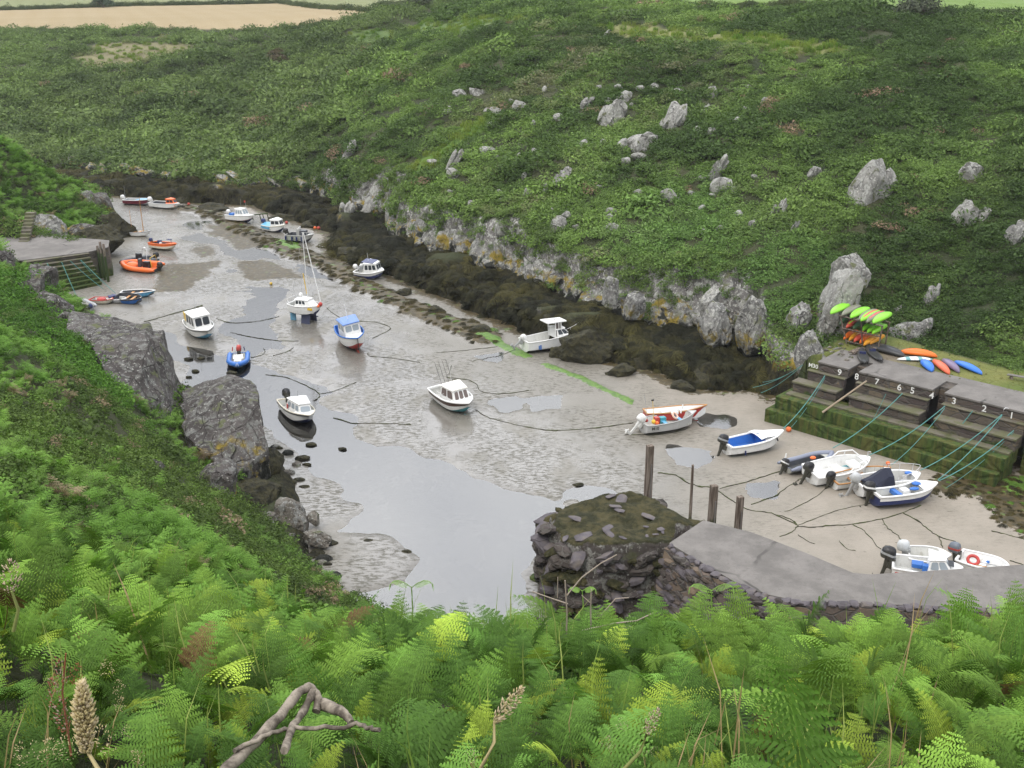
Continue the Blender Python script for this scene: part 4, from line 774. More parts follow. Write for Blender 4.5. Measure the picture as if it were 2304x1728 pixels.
for i in range(330):                                     # stones standing proud of the outer face
    k = rr.uniform(0, 4.2); i0 = int(k); (ax, ay), (bx, by) = outer[i0], outer[i0+1]; x, y = ax+(bx-ax)*(k-i0), ay+(by-ay)*(k-i0); (ix, iy) = inner[i0]; d = Vector((x-ix, y-iy)).normalized(); z = rr.uniform(-.3, 4.0); o = 1.1*(4.1-z)/5+.02
    s = rr.uniform(.14, .36); v, f = rockv((s*1.5, s*.6, s*.6), rr.randrange(999), rz=math.atan2(by-ay, bx-ax)+rr.uniform(-.3, .3), sub=2, boxy=.6, cuts=5, tilt=(0, rr.uniform(-.1, .5))); mb.add(v+np.array((x+d.x*o, y+d.y*o, z)), f, rr.choice((M_RUB, M_SLATE, M_BW)))
mb.build('coping_stones', bw)['kind'] = 'stuff'
# ruined seaward end: a mound with a mossy top and broken faces
RE = [(1.75, 50.6), (2.2, 51.4), (3.6, 51.9), (5.0, 52.2), (6.4, 52.3), (7.4, 51.9), (9.0, 50.2), (10.6, 49.6), (10.0, 48.9), (8.4, 48.3), (7.8, 46.9), (6.2, 46.75), (4.4, 46.6), (3.0, 46.9), (2.2, 47.6), (1.7, 49)]
gxr, gyr = np.meshgrid(np.linspace(.2, 12, 120), np.linspace(44.6, 53.6, 100)); sr_ = sdf(gxr, gyr, RE); fn = fbm(gxr, gyr, 1.6, 90)
top = 4.25+fn*.9+.35*np.exp(-((gxr-6)**2+(gyr-51.3)**2)/3)-.30*sstep(5, 2, gxr)-.5*sstep(48, 51, gyr)*sstep(7.5, 10, gxr)
zr_ = -1.2+(top+1.2)*sstep(.55, -.35, sr_+fn*.9+fbm(gxr, gyr, .6, 91)*.5)
m = NM('ruined_masonry', .9, .2); g_ = m.n('NewGeometry'); sx = m.n('SeparateXYZ'); m.L(g_.outputs['Normal'], sx.inputs[0]); rc, rf = rock_cols(m, False, (.12, .105, .10)); mo = m.mix(m.mr(m.noise(1.5, 5, .7), .35, .65), (.028, .030, .014), (.085, .075, .035))
m.set(col=m.mix(m.mr(sx.outputs['Z'], .45, .7), m.mix(.5, rc, (.06, .05, .04)), mo)).bump(m.noise(4, 6, .75), 1., .2)
e_ = grid_mesh('ruined_end', gxr, gyr, zr_, m.m, keep=sr_ < 1.2); e_.parent = bw
mb = MB()
for i in range(360):
    a = rr.uniform(0, 1); k = rr.randrange(len(RE)); (ax, ay), (bx, by) = RE[k], RE[(k+1) % len(RE)]; t = rr.random(); x, y = ax+(bx-ax)*t, ay+(by-ay)*t; c = Vector((5.2, 49.4)); d = (Vector((x, y))-c).normalized(); z = rr.uniform(-.5, 3.75)
    s = rr.uniform(.18, .6); off = -.05+.3*(1-z/4.2)*rr.random(); v, f = rockv((s*1.3, s*.9, s*.5), rr.randrange(999), rz=rr.uniform(0, 6.28), sub=2, boxy=.6, cuts=5, tilt=(rr.uniform(-.4, .4), rr.uniform(-.4, .6))); mb.add(v+np.array((x+d.x*off, y+d.y*off, z)), f, rr.choice((M_RUB, M_SLATE, M_RUB, M_MOSS)))
for i in range(26):                                      # slabs lying on top
    x, y = rr.uniform(2.2, 9), rr.uniform(46.9, 51.6); q_ = float(sdf(np.array([x]), np.array([y]), RE)[0])
    if q_ < -.3: s = rr.uniform(.15, .5); v, f = rockv((s*1.2, s*.6, s*.12), i, rz=rr.uniform(0, 3), sub=2, boxy=.5, cuts=5, tilt=(rr.uniform(-.2, .2), rr.uniform(-.2, .2))); j = np.unravel_index(np.argmin((gxr-x)**2+(gyr-y)**2), gxr.shape); mb.add(v+np.array((x, y, zr_[j]+.06)), f, M_SLATE)
mb.build('fallen_stones', bw)['kind'] = 'stuff'
# mooring posts along its inner side
M_POST = NM('weathered_timber', .85, .2); q = M_POST; gr = q.noise(3, 5, .6, stretch=(3, 3, .25)); c = q.mix(q.mr(gr, .35, .65), (.075, .055, .042), (.24, .20, .165)); zz = q.math('ADD', q.z(), q.mr(q.noise(2, 3), .2, .8, -.5, .5)); c = q.mix(q.mr(zz, 3.4, 2.4), c, (.035, .055, .018)); q.set(col=c).bump(gr, .6, .03); M_POST = q.m
for px, yt, Y, w, lb in ((1463, 1002, 53.6, .19, 'tallest thick timber post with a mossy head, behind the ruined pier end'), (1559, 1046, 52.6, .085, 'thin round timber pole with a pale tip beside the thick posts'), (1607, 1092, 51.4, .19, 'thick timber post with a split head, between thin pole and walkway'), (1666, 1117, 50.7, .17, 'shortest timber post, standing at the corner of the concrete walkway')):
    p = unY(px, yt, Y); mb = MB()
    if w < .1: mb.tube([(p.x, p.y, -.4), (p.x+.03, p.y, p.z*.5), (p.x, p.y, p.z)], [w*1.15, w, w*.8], M_POST, 10); o = mb.build('mooring_post')
    else:
        mb.box((0, 0, (p.z-.4)/2), (w, w*.9, (p.z+.4)/2), M_POST, .3, .93); mb.box((w*.55, -w*.93, p.z*.62), (w*.18, .02, p.z*.22), M_DECK, .3); mb.v = [(x+p.x, y+p.y, z) for x, y, z in mb.v]; o = mb.build('mooring_post', bevel=.03)
    tag(o, lb, 'post')
# ---- the small quay on the left
lq = empty('small_quay', (0, 0, 0), 0, 'small left hand quay with a stepped wall green with weed', 'quay')
M_LQ = stonemat('weedy_step_stone', [(.05, .05, .03), (.1, .085, .06)], 2.3, 1.0, .5); M_LQS = stonemat('dark_quay_stone', [(.05, .042, .036), (.13, .11, .08), (.08, .07, .06)], .9, .7, .3)
B0, B1, T0, T1 = Vector((-46.5, 104.6, 0)), Vector((-42.2, 109.4, 0)), Vector((-49.2, 107.6, 3)), Vector((-43.9, 111.2, 3)); mb = MB(); NS = 8
for i in range(NS):
    t0 = i/NS; a, b = B0.lerp(T0, t0), B1.lerp(T1, t0); a2, b2 = T0+(T0-B0)*.8, T1+(T1-B1)*.8; z0, z1 = (-.8 if i == 0 else 3*t0+.003*i), 3*(i+1)/NS-.06
    lip = (b-a).normalized().cross(Vector((0, 0, 1)))*.07
    for za, zb, off, mt in ((z0, z1-.07, Vector(), M_LQ), (z1-.068, z1, lip, M_QCAP)):
        A, B = a+off, b+off; mb.loft([[(A.x, A.y, za), (B.x, B.y, za), (b2.x, b2.y, za), (a2.x, a2.y, za)], [(A.x, A.y, zb), (B.x, B.y, zb), (b2.x, b2.y, zb), (a2.x, a2.y, zb)]], mt, smooth=False)
mb.build('stepped_wall', lq)
E0, E1, E2, E3 = Vector((-43.9, 111.15, 3)), Vector((-42.6, 113.4, 3)), Vector((-43.6, 116.5, 3)), Vector((-50, 117, 3)); mb = MB()
mb.loft([[(p.x+d, p.y-d*.6, z) for p, d in ((E0, .25), (E1, .35), (E2, .2), (E3, 0))] if z < 2 else [(p.x, p.y, z) for p in (E0, E1, E2, E3)] for z in (-.8, 2.93)], M_LQS, smooth=False); mb.build('end_wall', lq)
D = [Vector((-64, 107)), Vector((T0.x, T0.y)), Vector((E0.x, E0.y)), Vector((E1.x+.1, E1.y-.1)), Vector((-43.5, 116.5)), Vector((-52, 119)), Vector((-64, 118))]
mb = MB(); mb.loft([[(p.x, p.y, z) for p in D] for z in (2.935, 3.03)], M_DECK, smooth=False); mb.build('deck', lq)
for i, (px, yt, yb) in enumerate(((229, 553, 626), (236.5, 544, 630), (244, 549, 634))):
    p = un(px, yb, 0); t = unY(px, yt, p.y); mb = MB(); mb.tube([(p.x, p.y, -.4), (p.x-.03, p.y+.02, t.z)], [.15, .13], M_POST, 8); mb.build('timber_pile', lq)
stp = empty('stone_steps', tuple(unY(55, 545, 116)), 0, 'flight of stone steps climbing the bank behind the small quay', 'steps'); mb = MB(); s0 = unY(55, 548, 116)
for i in range(9):
    p = Vector((s0.x-.12*i, s0.y+.6*i, 3.0+.26*i)); mb.box((p.x-s0.x, p.y-s0.y, p.z-s0.z-.2), (.5, .34, .14), M_QCAP)
mb.build('treads', stp)
# ------------------------------------------------------------------ boats
_pm = {}
def paint(name, col, rough=.38, dirt=.25, spec=.4):
    if name in _pm: return _pm[name]
    m = NM(name.replace(' ', '_'), rough, spec); c = m.mix(m.mr(m.noise(2.2, 5, .7), .45, .75, 0, dirt), col, tuple(v*.55+.02 for v in col)); c = m.mix(m.mr(m.noise(7, 4, .6, stretch=(1, 1, .15)), .58, .72, 0, dirt*.8), c, (.22, .19, .13))
    zo = m.n('SeparateXYZ'); m.L(m.co(True), zo.inputs[0]); c = m.mix(m.mr(m.math('ADD', zo.outputs['Z'], m.mr(m.noise(3, 4, .7), .25, .75, -.22, .22)), .42, .05, 0, dirt*1.1), c, (.12, .115, .07))
    m.set(col=c); _pm[name] = m.m; return m.m
WHT, CRM, NAVY, BLUE, LBLU, RED, ORG, GRY, ALU, BLK, TEAL, MAR, YEL, WOOD, DGR = (paint(n, c) for n, c in (('white gelcoat', (.74, .74, .72)), ('cream paint', (.62, .58, .47)), ('navy paint', (.022, .032, .11)), ('blue paint', (.03, .14, .45)), ('sky blue paint', (.10, .32, .50)),
    ('red paint', (.42, .045, .035)), ('orange paint', (.75, .15, .03)), ('grey paint', (.33, .34, .35)), ('bare aluminium', (.38, .38, .36)), ('black plastic', (.014, .014, .017)), ('turquoise antifouling', (.05, .28, .33)), ('maroon paint', (.13, .015, .03)), ('yellow paint', (.65, .42, .04)), ('varnished wood', (.45, .22, .07)), ('dark grey rubber', (.06, .065, .075))))
INT = paint('grubby white deck', (.55, .55, .52), .6, .5); CANV = paint('navy canvas', (.015, .018, .035), .8, .1); STEEL = paint('stainless rail', (.6, .6, .6), .25, .05); GLASS = NM('tinted window', .08, .6).set(col=(.035, .042, .05)).m; CLEAR = NM('pale window', .1, .6).set(col=(.28, .32, .35)).m; PEACH = paint('pale roof', (.72, .70, .64)); OLV = paint('olive plastic', (.12, .13, .09)); ROPEM = paint('teal rope', (.09, .26, .24), .8, .3); ROPEW = paint('pale rope', (.45, .42, .33), .9, .3)
def rails(mb, path, r, mat, post=None, zb=0.):
    mb.tube(path, r, mat, 5)
    for p in (post or []): mb.tube([(p[0], p[1], zb), p], r, mat, 5)
class Boat:
    def __init__(s, name, label, st, bo, zs, zb, B, D, top=WHT, bot=NAVY, gun=None, ins=INT, hard=True, tb=.82, p=2.3, rise=.28, wl=.34, floor=.38, fd=.72, roll=0., sink=.06, cat='boat', L=None, group=None, stripe=None, gr=.045, sheerband=None):
        a, b = un(*st, zs), un(*bo, zb); d = Vector((b.x-a.x, b.y-a.y)); s.L = L or d.length; c = (a+b)/2
        if L: c = Vector((b.x, b.y, 0))-Vector((d.x, d.y, 0)).normalized()*L/2
        s.B, s.D, s.tb, s.p, s.rise = B, D, tb, p, rise
        s.o = empty(name, (c.x, c.y, sandz(c.x, c.y)-sink), math.atan2(d.y, d.x), label, cat, group); s.o.rotation_euler = (math.radians(roll), 0, math.atan2(d.y, d.x)); s.wlf = wl
        N = 18; T = [1-(1-i/N)**1.25 for i in range(N+1)]; prof = ([(0, 0), (.45, .17), (.86, wl), (.90, wl+.03), (.95, .66), (1, 1)] if hard else [(0, 0), (.35, .06), (.66, .20), (.86, wl), (.95, .66), (1, 1)]); nb = 2 if hard else 3
        rings = []
        for t in T:
            b_, k, z = s.hb(t), s.kz(t), s.sz(t); xo = -.10*s.L*(t**5); R = [(s.X(t)+xo*(1-v), y*b_, k+(z-k)*v) for y, v in prof]; rings.append([(x, -y, zz) for x, y, zz in R[::-1]]+R[1:])
        mb = MB(); n = len(rings[0]); mid = n//2
        for j in range(n-1):
            jj = abs(j+.5-mid); mt = bot if jj < nb else (stripe if (stripe and jj < nb+1) else (sheerband if (sheerband and jj > mid-1) else top))
            vs = []; [vs.extend((r[j], r[j+1])) for r in rings]; mb.add(vs, [(2*i, 2*i+2, 2*i+3, 2*i+1) for i in range(N)], mt, True)
        mb.add(rings[0], [tuple(range(n))], top); mb.box((0, 0, -.0), (s.L*.36, .03, .045), bot); mb.build('hull', s.o)
        zf = D*floor; mb = MB(); fdN = [t for t in T if t <= fd]+[fd]; iv = []
        for t in fdN:
            b_ = max(.02, s.hb(t)-.07); z = s.sz(t)-.015; zz = max(zf, s.kz(t)+.12); iv.append([(s.X(t)+.03, -b_, z), (s.X(t)+.03, -b_*.84, zz), (s.X(t)+.03, b_*.84, zz), (s.X(t)+.03, b_, z)])
        mb.loft(iv, ins, cap=(True, True), closed=False, smooth=False); mb.build('cockpit', s.o); s.zf = zf
        if fd < .99:
            mb = MB(); R = []
            for t in [fd]+[t for t in T if t > fd+.01]:
                b_ = max(.004, s.hb(t)-.02); z = s.sz(t); R.append([(s.X(t), -b_, z-.01), (s.X(t), -b_*.5, z+.05*b_+.01), (s.X(t), 0, z+.07*b_+.01), (s.X(t), b_*.5, z+.05*b_+.01), (s.X(t), b_, z-.01)])
            mb.loft(R, gun if gun in (ORG,) else (top if top not in (NAVY, MAR, RED, BLUE) else WHT), cap=(False, False), closed=False); mb.build('foredeck', s.o)
        mb = MB(); P = [(s.X(t), s.hb(t), s.sz(t)) for t in T]; mb.tube(P, gr, gun or top, 6); mb.tube([(x, -y, z) for x, y, z in P], gr, gun or top, 6); mb.box((s.X(0), 0, s.sz(0)), (gr, s.hb(0), gr), gun or top); mb.build('gunwale', s.o)
    def X(s, t): return -s.L/2+s.L*t
    def hb(s, t):
        q = .42
        return s.B/2*(s.tb+(1-s.tb)*math.sin(math.pi/2*t/q)) if t < q else s.B/2*max(.004, 1-((t-q)/(1-q))**s.p)
    def kz(s, t): return s.D*.62*max(0, (t-.55)/.45)**2.4
    def sz(s, t): return s.D*(1+s.rise*t**1.8)
    def cabin(s, t0, t1, h, w=.8, fs=.35, bs=.1, roof=None, wall=WHT, win=(2, 2), over=.08, glass=GLASS, vv=(.35, .86), zb=None, rt=.82, uu=(.06, .94)):
        x0, x1 = s.X(t0), s.X(t1); w0, w1 = min(s.hb(t0), s.B/2)*w, s.hb(t1)*w; z0 = (zb if zb is not None else s.sz((t0+t1)/2)-.06); z1 = z0+h; zb0 = z0-.25
        A = [(x0, -w0), (x1, -w1), (x1, w1), (x0, w0)]; R = [(x0+bs, -w0*rt), (x1-fs, -w1*rt*1.06), (x1-fs, w1*rt*1.06), (x0+bs, w0*rt)]
        mb = MB(); mb.loft([[(x, y, zb0) for x, y in A], [(x, y, z0) for x, y in A], [(x, y, z1) for x, y in R]], wall, smooth=False); c = mb.build('cabin', s.o, bevel=.05)
        mb = MB(); g = [(x0+bs-over*1.6, -w0*rt-over), (x1-fs+over, -w1*rt*1.06-over*.6), (x1-fs+over, w1*rt*1.06+over*.6), (x0+bs-over*1.6, w0*rt+over)]
        mb.loft([[(x, y, z1-.01) for x, y in g], [(x, y, z1+.035) for x, y in g], [(x*.97+.03*(x0+x1)/2, y*.75, z1+.085) for x, y in g]], roof or wall, smooth=False); mb.build('roof', c, bevel=.025)
        def face(a, b, ct, d, n, nm='window'):
            a, b, ct, d = (Vector(q) for q in (a, b, ct, d)); nr = (b-a).cross(d-a).normalized()*.012
            for i in range(n):
                u0 = uu[0]+(uu[1]-uu[0])*i/n+.03; u1 = uu[0]+(uu[1]-uu[0])*(i+1)/n-.03; pt = lambda u, v: (a.lerp(b, u)).lerp(d.lerp(ct, u), v)+nr; e = .16*(u1-u0); f_ = .12*(vv[1]-vv[0])
                mb = MB(); mb.add([pt(u0+e, vv[0]), pt(u1-e, vv[0]), pt(u1, vv[0]+f_), pt(u1, vv[1]-f_), pt(u1-e, vv[1]), pt(u0+e, vv[1]), pt(u0, vv[1]-f_), pt(u0, vv[0]+f_)], [tuple(range(8))], glass); mb.build(nm, c)
        V = lambda q, z: (q[0], q[1], z)
        face(V(A[0], z0), V(A[1], z0), V(R[1], z1), V(R[0], z1), win[0]); face(V(A[2], z0), V(A[3], z0), V(R[3], z1), V(R[2], z1), win[0])
        if win[1]: face(V(A[1], z0), V(A[2], z0), V(R[2], z1), V(R[1], z1), win[1])
        s.cab = c; s.rz = z1+.08; return c
    def motor(s, col=BLK, k=1., tilt=0., y=0., band=None, leg=BLK):
        mb = MB(); mb.loft([[(x*w, yy*w*.8, z) for x, yy in ((-.13, -.12), (.1, -.12), (.1, .12), (-.13, .12))] for z, w in ((-.75, .45), (-.35, .55), (.02, 1.), (.06, 1.1))], leg, smooth=False); mb.box((.12, 0, -.05), (.1, .13, .2), leg); mb.box((-.02, 0, -.82), (.2, .04, .07), leg, 0, .8)
        o = mb.build('outboard_motor', s.o, bevel=.015); o.location = (s.X(0)-.17*k, y, s.sz(0)+.02); o.scale = (k, k, k); o.rotation_euler = (0, math.radians(tilt), 0)
        mb = MB(); mb.loft([[(x*w-.04, yy*w, z) for x, yy in ((-.3, -.1), (-.24, -.17), (.12, -.18), (.2, -.1), (.2, .1), (.12, .18), (-.24, .17), (-.3, .1))] for z, w in ((.06, .86), (.14, 1.), (.32, .98), (.44, .8), (.5, .45))], col); mb.build('cowling', o)
        if band: mb = MB(); mb.loft([[(x*1.012-.04, yy*1.03, z) for x, yy in ((-.3, -.1), (-.24, -.17), (.12, -.18), (.2, -.1), (.2, .1), (.12, .18), (-.24, .17), (-.3, .1))] for z in (.2, .28)], band); mb.build('stripe', o)
        mb = MB(); mb.tube([(-.2, 0, -.82), (-.32, 0, -.82)], .045, leg, 8)
        for i in range(3): a = i*math.tau/3; mb.ball((-.3, .1*math.cos(a), -.82+.1*math.sin(a)), .075, leg, 6, (.3, 1, 1))
        mb.build('propeller', o)
        return o
    def part(s, name, mb, bevel=0., parent=None): return mb.build(name, parent or s.o, bevel=bevel)
    def mast(s, x, z0, h, r, mat, rake=0., name='mast'): mb = MB(); mb.tube([(x, 0, z0), (x-rake, 0, z0+h)], [r, r*.6], mat, 7); return s.part(name, mb)
    def thwarts(s, ts, mat=WOOD):
        mb = MB()
        for t in ts: mb.box((s.X(t), 0, s.sz(t)-.16), (.13, s.hb(t)-.08, .02), mat)
        s.part('thwart', mb)
    def rail(s, t0, h, mat=STEEL, zoff=0., r=.018, t1=.98):
        mb = MB(); P = [(s.X(t), s.hb(t)*.86, s.sz(t)+h) for t in np.linspace(t0, t1, 8)]; P = [(P[0][0], P[0][1], s.sz(t0))]+P; Q = [(x, -y, z) for x, y, z in P][::-1]; mb.tube(P+Q, r, mat, 5)
        for t in np.linspace(t0+.08, t1-.06, 3):
            for q in (1, -1): mb.tube([(s.X(t), q*s.hb(t)*.88, s.sz(t)), (s.X(t), q*s.hb(t)*.86, s.sz(t)+h)], r*.9, mat, 5)
        s.part('pulpit_rail', mb)
def buoyish(mb, c, r, mat): mb.ball(c, r, mat, 8)
bt = {}
# --- far beach
b = Boat('open_boat', 'maroon open boat with a white outboard on the far sand spit', (281, 447), (343, 447), .75, .95, 1.7, .75, MAR, NAVY, WHT, GRY, tb=.85, stripe=WHT, fd=.86); b.motor(WHT, 1.15, -10, leg=WHT); b.thwarts((.35, .62), LBLU); b.mast(b.X(.02), .7, 1.9, .02, GRY, name='aerial'); mb = MB(); mb.loft([[(b.X(t), -b.hb(t)*.8, b.sz(t)+.03), (b.X(t), 0, b.sz(t)+.09), (b.X(t), b.hb(t)*.8, b.sz(t)+.03)] for t in (.5, .7, .86)], LBLU, closed=False, cap=(False, False)); b.part('spray_cover', mb)
b = Boat('cuddy_boat', 'white boat with a small orange cuddy and white outboard, far sand spit', (342, 453), (404, 456), .75, 1., 1.8, .75, WHT, CRM, WHT, DGR, fd=.62); b.cabin(.62, .88, .62, .85, .38, .05, ORG, ORG, (2, 1)); b.motor(WHT, 1.3, -5, leg=WHT)
b = Boat('cabin_boat', 'white cabin boat with a red stripe, first in the row along the far weed line', (514, 484), (571, 486), .8, 1.05, 2., .85, WHT, NAVY, WHT, INT, stripe=RED, roll=-3); b.cabin(.38, .74, .85, .82, .5, .1, None, WHT, (3, 2), glass=CLEAR); b.motor(WHT, 1.1, 0, .3); mb = MB(); mb.box((b.X(.16), 0, .95), (.35, .4, .14), BLUE, 0, .8); b.part('cockpit_cover', mb, .05); b.mast(b.X(.5), b.rz, 1.2, .015, GRY, name='aerial'); mb = MB(); mb.tube([(b.X(.7), 0, b.rz-.1), (b.X(.68), 0, b.rz+1.0)], .015, GRY, 5); mb.box((b.X(.66), 0, b.rz+.9), (.12, .01, .12), RED); b.part('flagstaff', mb)
b = Boat('cabin_boat', 'small white wheelhouse boat with a bright blue cockpit cover', (598, 503), (640, 506), .8, 1.05, 1.9, .85, WHT, NAVY, CRM, INT, p=2.8, roll=4); b.cabin(.5, .9, .75, .84, .2, .05, None, WHT, (2, 2), rt=.88); mb = MB(); mb.loft([[(b.X(t), y*b.hb(t)*1.03, z) for y, z in ((-1, .55), (-.95, .9), (0, 1.08), (.95, .9), (1, .55))] for t in (.0, .25, .5)], LBLU, closed=False, cap=(False, False), smooth=False); b.part('cockpit_cover', mb); b.motor(NAVY, 1.2, 0)
b = Boat('workboat', 'grey aluminium workboat with dark fenders along its side', (648, 524), (706, 526), .95, 1.05, 2., .95, ALU, DGR, ALU, DGR, tb=.9, p=3., rise=.1, fd=.8); mb = MB(); mb.box((b.X(.4), .2, 1.15), (.22, .28, .42), ALU); mb.box((b.X(.43), .2, 1.6), (.04, .28, .2), WHT); b.part('console', mb, .03); mb = MB(); mb.box((b.X(.62), -.1, 1.2), (.4, .35, .3), DGR); b.part('gear_box', mb, .05); b.rail(.62, .35); b.motor(BLK, 1.2, 0)
for t in (.05, .3, .48, .66): mb = MB(); mb.tube([(b.X(t), -b.hb(t)-.1, .85), (b.X(t), -b.hb(t)-.1, .35)], .1, NAVY, 8); b.part('fender', mb)
b = Boat('cabin_boat', 'navy hulled white cabin boat leaning on the sand beside the weed bank', (806, 605), (865, 607), .8, 1.05, 2.1, .85, NAVY, NAVY, WHT, INT, p=2.6, sheerband=WHT, roll=8, gr=.06); b.cabin(.38, .86, .95, .84, .22, .1, None, WHT, (3, 2), rt=.86); mb = MB(); mb.box((b.X(.5), 0, b.rz+.02), (.7, .55, .02), NAVY); b.part('roof_mat', mb); b.mast(b.X(.45), b.rz, .9, .018, WHT, name='aerial'); mb = MB(); mb.tube([(b.X(.1), -.5, .8), (b.X(.1), -.45, 1.3), (b.X(.1), .45, 1.3), (b.X(.1), .5, .8)], .03, STEEL, 5); mb.ball((b.X(.14), .1, 1.3), .17, WHT, 8); mb.box((b.X(.14), .1, 1.05), (.16, .2, .18), GRY); b.part('stern_gantry', mb); b.motor(WHT, 1., 0)
# --- left hand moorings
b = Boat('sailing_dinghy', 'slim white double ended day boat with two varnished masts', (285, 518), (339, 519), .62, .75, 1.5, .62, WHT, CRM, GRY, INT, hard=False, tb=.35, p=2., fd=.9, roll=3); b.mast(b.X(.7), .3, 4.6, .055, WOOD, -.12); b.mast(b.X(.22), .3, 2.9, .035, WOOD, -.1, 'mizzen_mast'); b.thwarts((.3, .5)); mb = MB(); mb.ball((b.X(.08), .1, .85), .2, WHT, 8); b.part('white_buoy', mb)
b = Boat('open_boat', 'cream open boat with an orange rim and gear in its cockpit', (342, 544), (396, 549), .75, .9, 1.7, .75, CRM, CRM, ORG, DGR, stripe=None, sheerband=ORG, fd=.72, gr=.06, roll=-4); b.thwarts((.45,), ORG); mb = MB(); mb.box((b.X(.28), .1, .85), (.2, .18, .22), NAVY); mb.box((b.X(.4), -.2, .78), (.12, .12, .14), WHT); b.part('gear', mb, .03); b.motor(NAVY, .9, 0); mb = MB(); mb.tube([(b.X(.75), .2, .8), (b.X(.72), .2, 1.35)], .03, NAVY, 5); mb.box((b.X(.66), .2, 1.3), (.25, .2, .03), NAVY); b.part('steering_seat', mb)
def rib(name, label, st, bo, zs, zb, B, tube, hullm, floor, roll=0., r=.24, L=None):
    b = Boat(name, label, st, bo, zs, zb, B*.72, .5, hullm, hullm, tube, floor, tb=.9, p=2.6, fd=.8, roll=roll, L=L, cat='inflatable boat', gr=.02); mb = MB(); P = []
    for i in range(31):
        q = i/30*2-1; t = 1-abs(q)**1.7 if abs(q) < 1 else 0; s = 1 if q > 0 else -1; t = max(-.04, t*1.0-.04*(abs(q) > .99)); w = B/2*(1-max(0, (t-.5)/.5)**2.6)*.86
        P.append((b.X(t), s*w, .5+.22*max(0, t-.4)**1.3*1.6))
    mb.tube(P, [r*.45]+[r]*29+[r*.45], tube, 10); b.part('inflatable_tube', mb); b.zt = .5+r; return b
b = rib('black_inflatable', 'black rigid inflatable with an arch, half hidden behind the orange one', (345, 572), (272, 585), .9, .9, 2.2, DGR, BLK, DGR); mb = MB(); mb.tube([(b.X(.3), -.6, .6), (b.X(.25), -.55, 1.7), (b.X(.25), .55, 1.7), (b.X(.3), .6, .6)], .04, STEEL, 6); mb.ball((b.X(.25), 0, 1.78), .12, WHT, 8); b.part('radar_arch', mb); mb = MB(); mb.box((b.X(.45), 0, .95), (.3, .35, .4), BLK, 0, .8); b.part('console', mb, .05); b.motor(BLK, 1.2, 0)
b = rib('orange_inflatable', 'bright orange inflatable with a bow dodger lying by the small quay', (355, 594), (276, 588), .8, .8, 2.5, ORG, DGR, ORG, roll=-6, r=.27); mb = MB(); mb.ball((b.X(.72), 0, .55), .8, ORG, 10, (.95, .75, .42)); b.part('bow_dodger', mb); mb = MB(); mb.box((b.X(.3), 0, .75), (.45, .25, .35), BLK, 0, .8); mb.box((b.X(.48), 0, .9), (.2, .28, .45), DGR, 0, .8); b.part('console', mb, .05); mb = MB(); mb.tube([(b.X(.08), -.6, .6), (b.X(.1), -.5, 1.7), (b.X(.1), .5, 1.7), (b.X(.08), .6, .6)], .035, YEL, 6); b.part('engine_frame', mb); b.motor(BLK, 1.2, 0)
b = Boat('rowing_boat', 'sky blue rowing boat, farthest of the small boats below the small quay', (273, 655), (350, 652), .55, .7, 1.4, .55, LBLU, LBLU, WHT, DGR, hard=False, p=2.2, fd=.92, tb=.6, L=3.4); b.thwarts((.3, .55))
b = Boat('rowing_boat', 'dark blue rowing boat with a wide black rim', (258, 662), (322, 668), .6, .75, 1.4, .62, BLUE, BLUE, BLK, DGR, hard=False, p=2.4, fd=.92, tb=.7, L=3.2, roll=12, gr=.06); b.thwarts((.35, .6))
b = Boat('dinghy', 'cream dinghy with a red lid over its middle', (206, 670), (255, 672), .45, .5, 1.3, .45, CRM, CRM, RED, INT, hard=False, p=3., fd=.85); mb = MB(); mb.ball((b.X(.45), 0, .48), .45, RED, 8, (1.1, .9, .3)); b.part('red_cover', mb)
b = Boat('dinghy', 'grey and white dinghy under a crumpled blue sheet', (246, 667), (283, 671), .45, .5, 1.2, .42, GRY, GRY, WHT, INT, hard=False, p=3., fd=.85); mb = MB(); v, f = rockv((.55, .45, .22), 5, sub=3, rough=.3); mb.add(v+np.array((b.X(.2), .1, .55)), f, NAVY, True); b.part('blue_sheet', mb)
b = rib('grey_inflatable', 'grey inflatable dinghy with a navy outboard on the near sand', (214, 695), (168, 676), .5, .5, 1.6, GRY, GRY, INT, r=.19, L=2.9); b.motor(NAVY, .9, -35); mb = MB(); mb.ball((b.X(.55), .1, .55), .35, WHT, 8, (1.2, .8, .4)); b.part('white_bag', mb)
# --- the middle of the harbour
b = Boat('cabin_boat', 'white wheelhouse boat with a yellow board, bow towards the camera', (432, 712), (470, 739), .95, 1.3, 2.2, .95, WHT, LBLU, WHT, INT, hard=False, p=2.7, tb=.8, L=5.2, roll=5, gr=.05, stripe=None); b.cabin(.3, .74, 1.15, .86, .12, .05, None, WHT, (3, 2), rt=.9, vv=(.28, .9)); mb = MB(); mb.tube([(b.X(t), s_*(b.hb(t)+.015), b.sz(t)-.12) for s_, t in [(1, q/10) for q in range(11)]], .02, BLK, 5); mb.tube([(b.X(t), -(b.hb(t)+.015), b.sz(t)-.12) for t in np.linspace(0, 1, 11)], .02, BLK, 5); b.part('rubbing_strake', mb); mb = MB(); mb.box((b.X(.16), -.75, 1.5), (.3, .05, .4), YEL); b.part('yellow_board', mb, .03); b.mast(b.X(.45), b.rz, 1.3, .015, GRY, name='aerial')
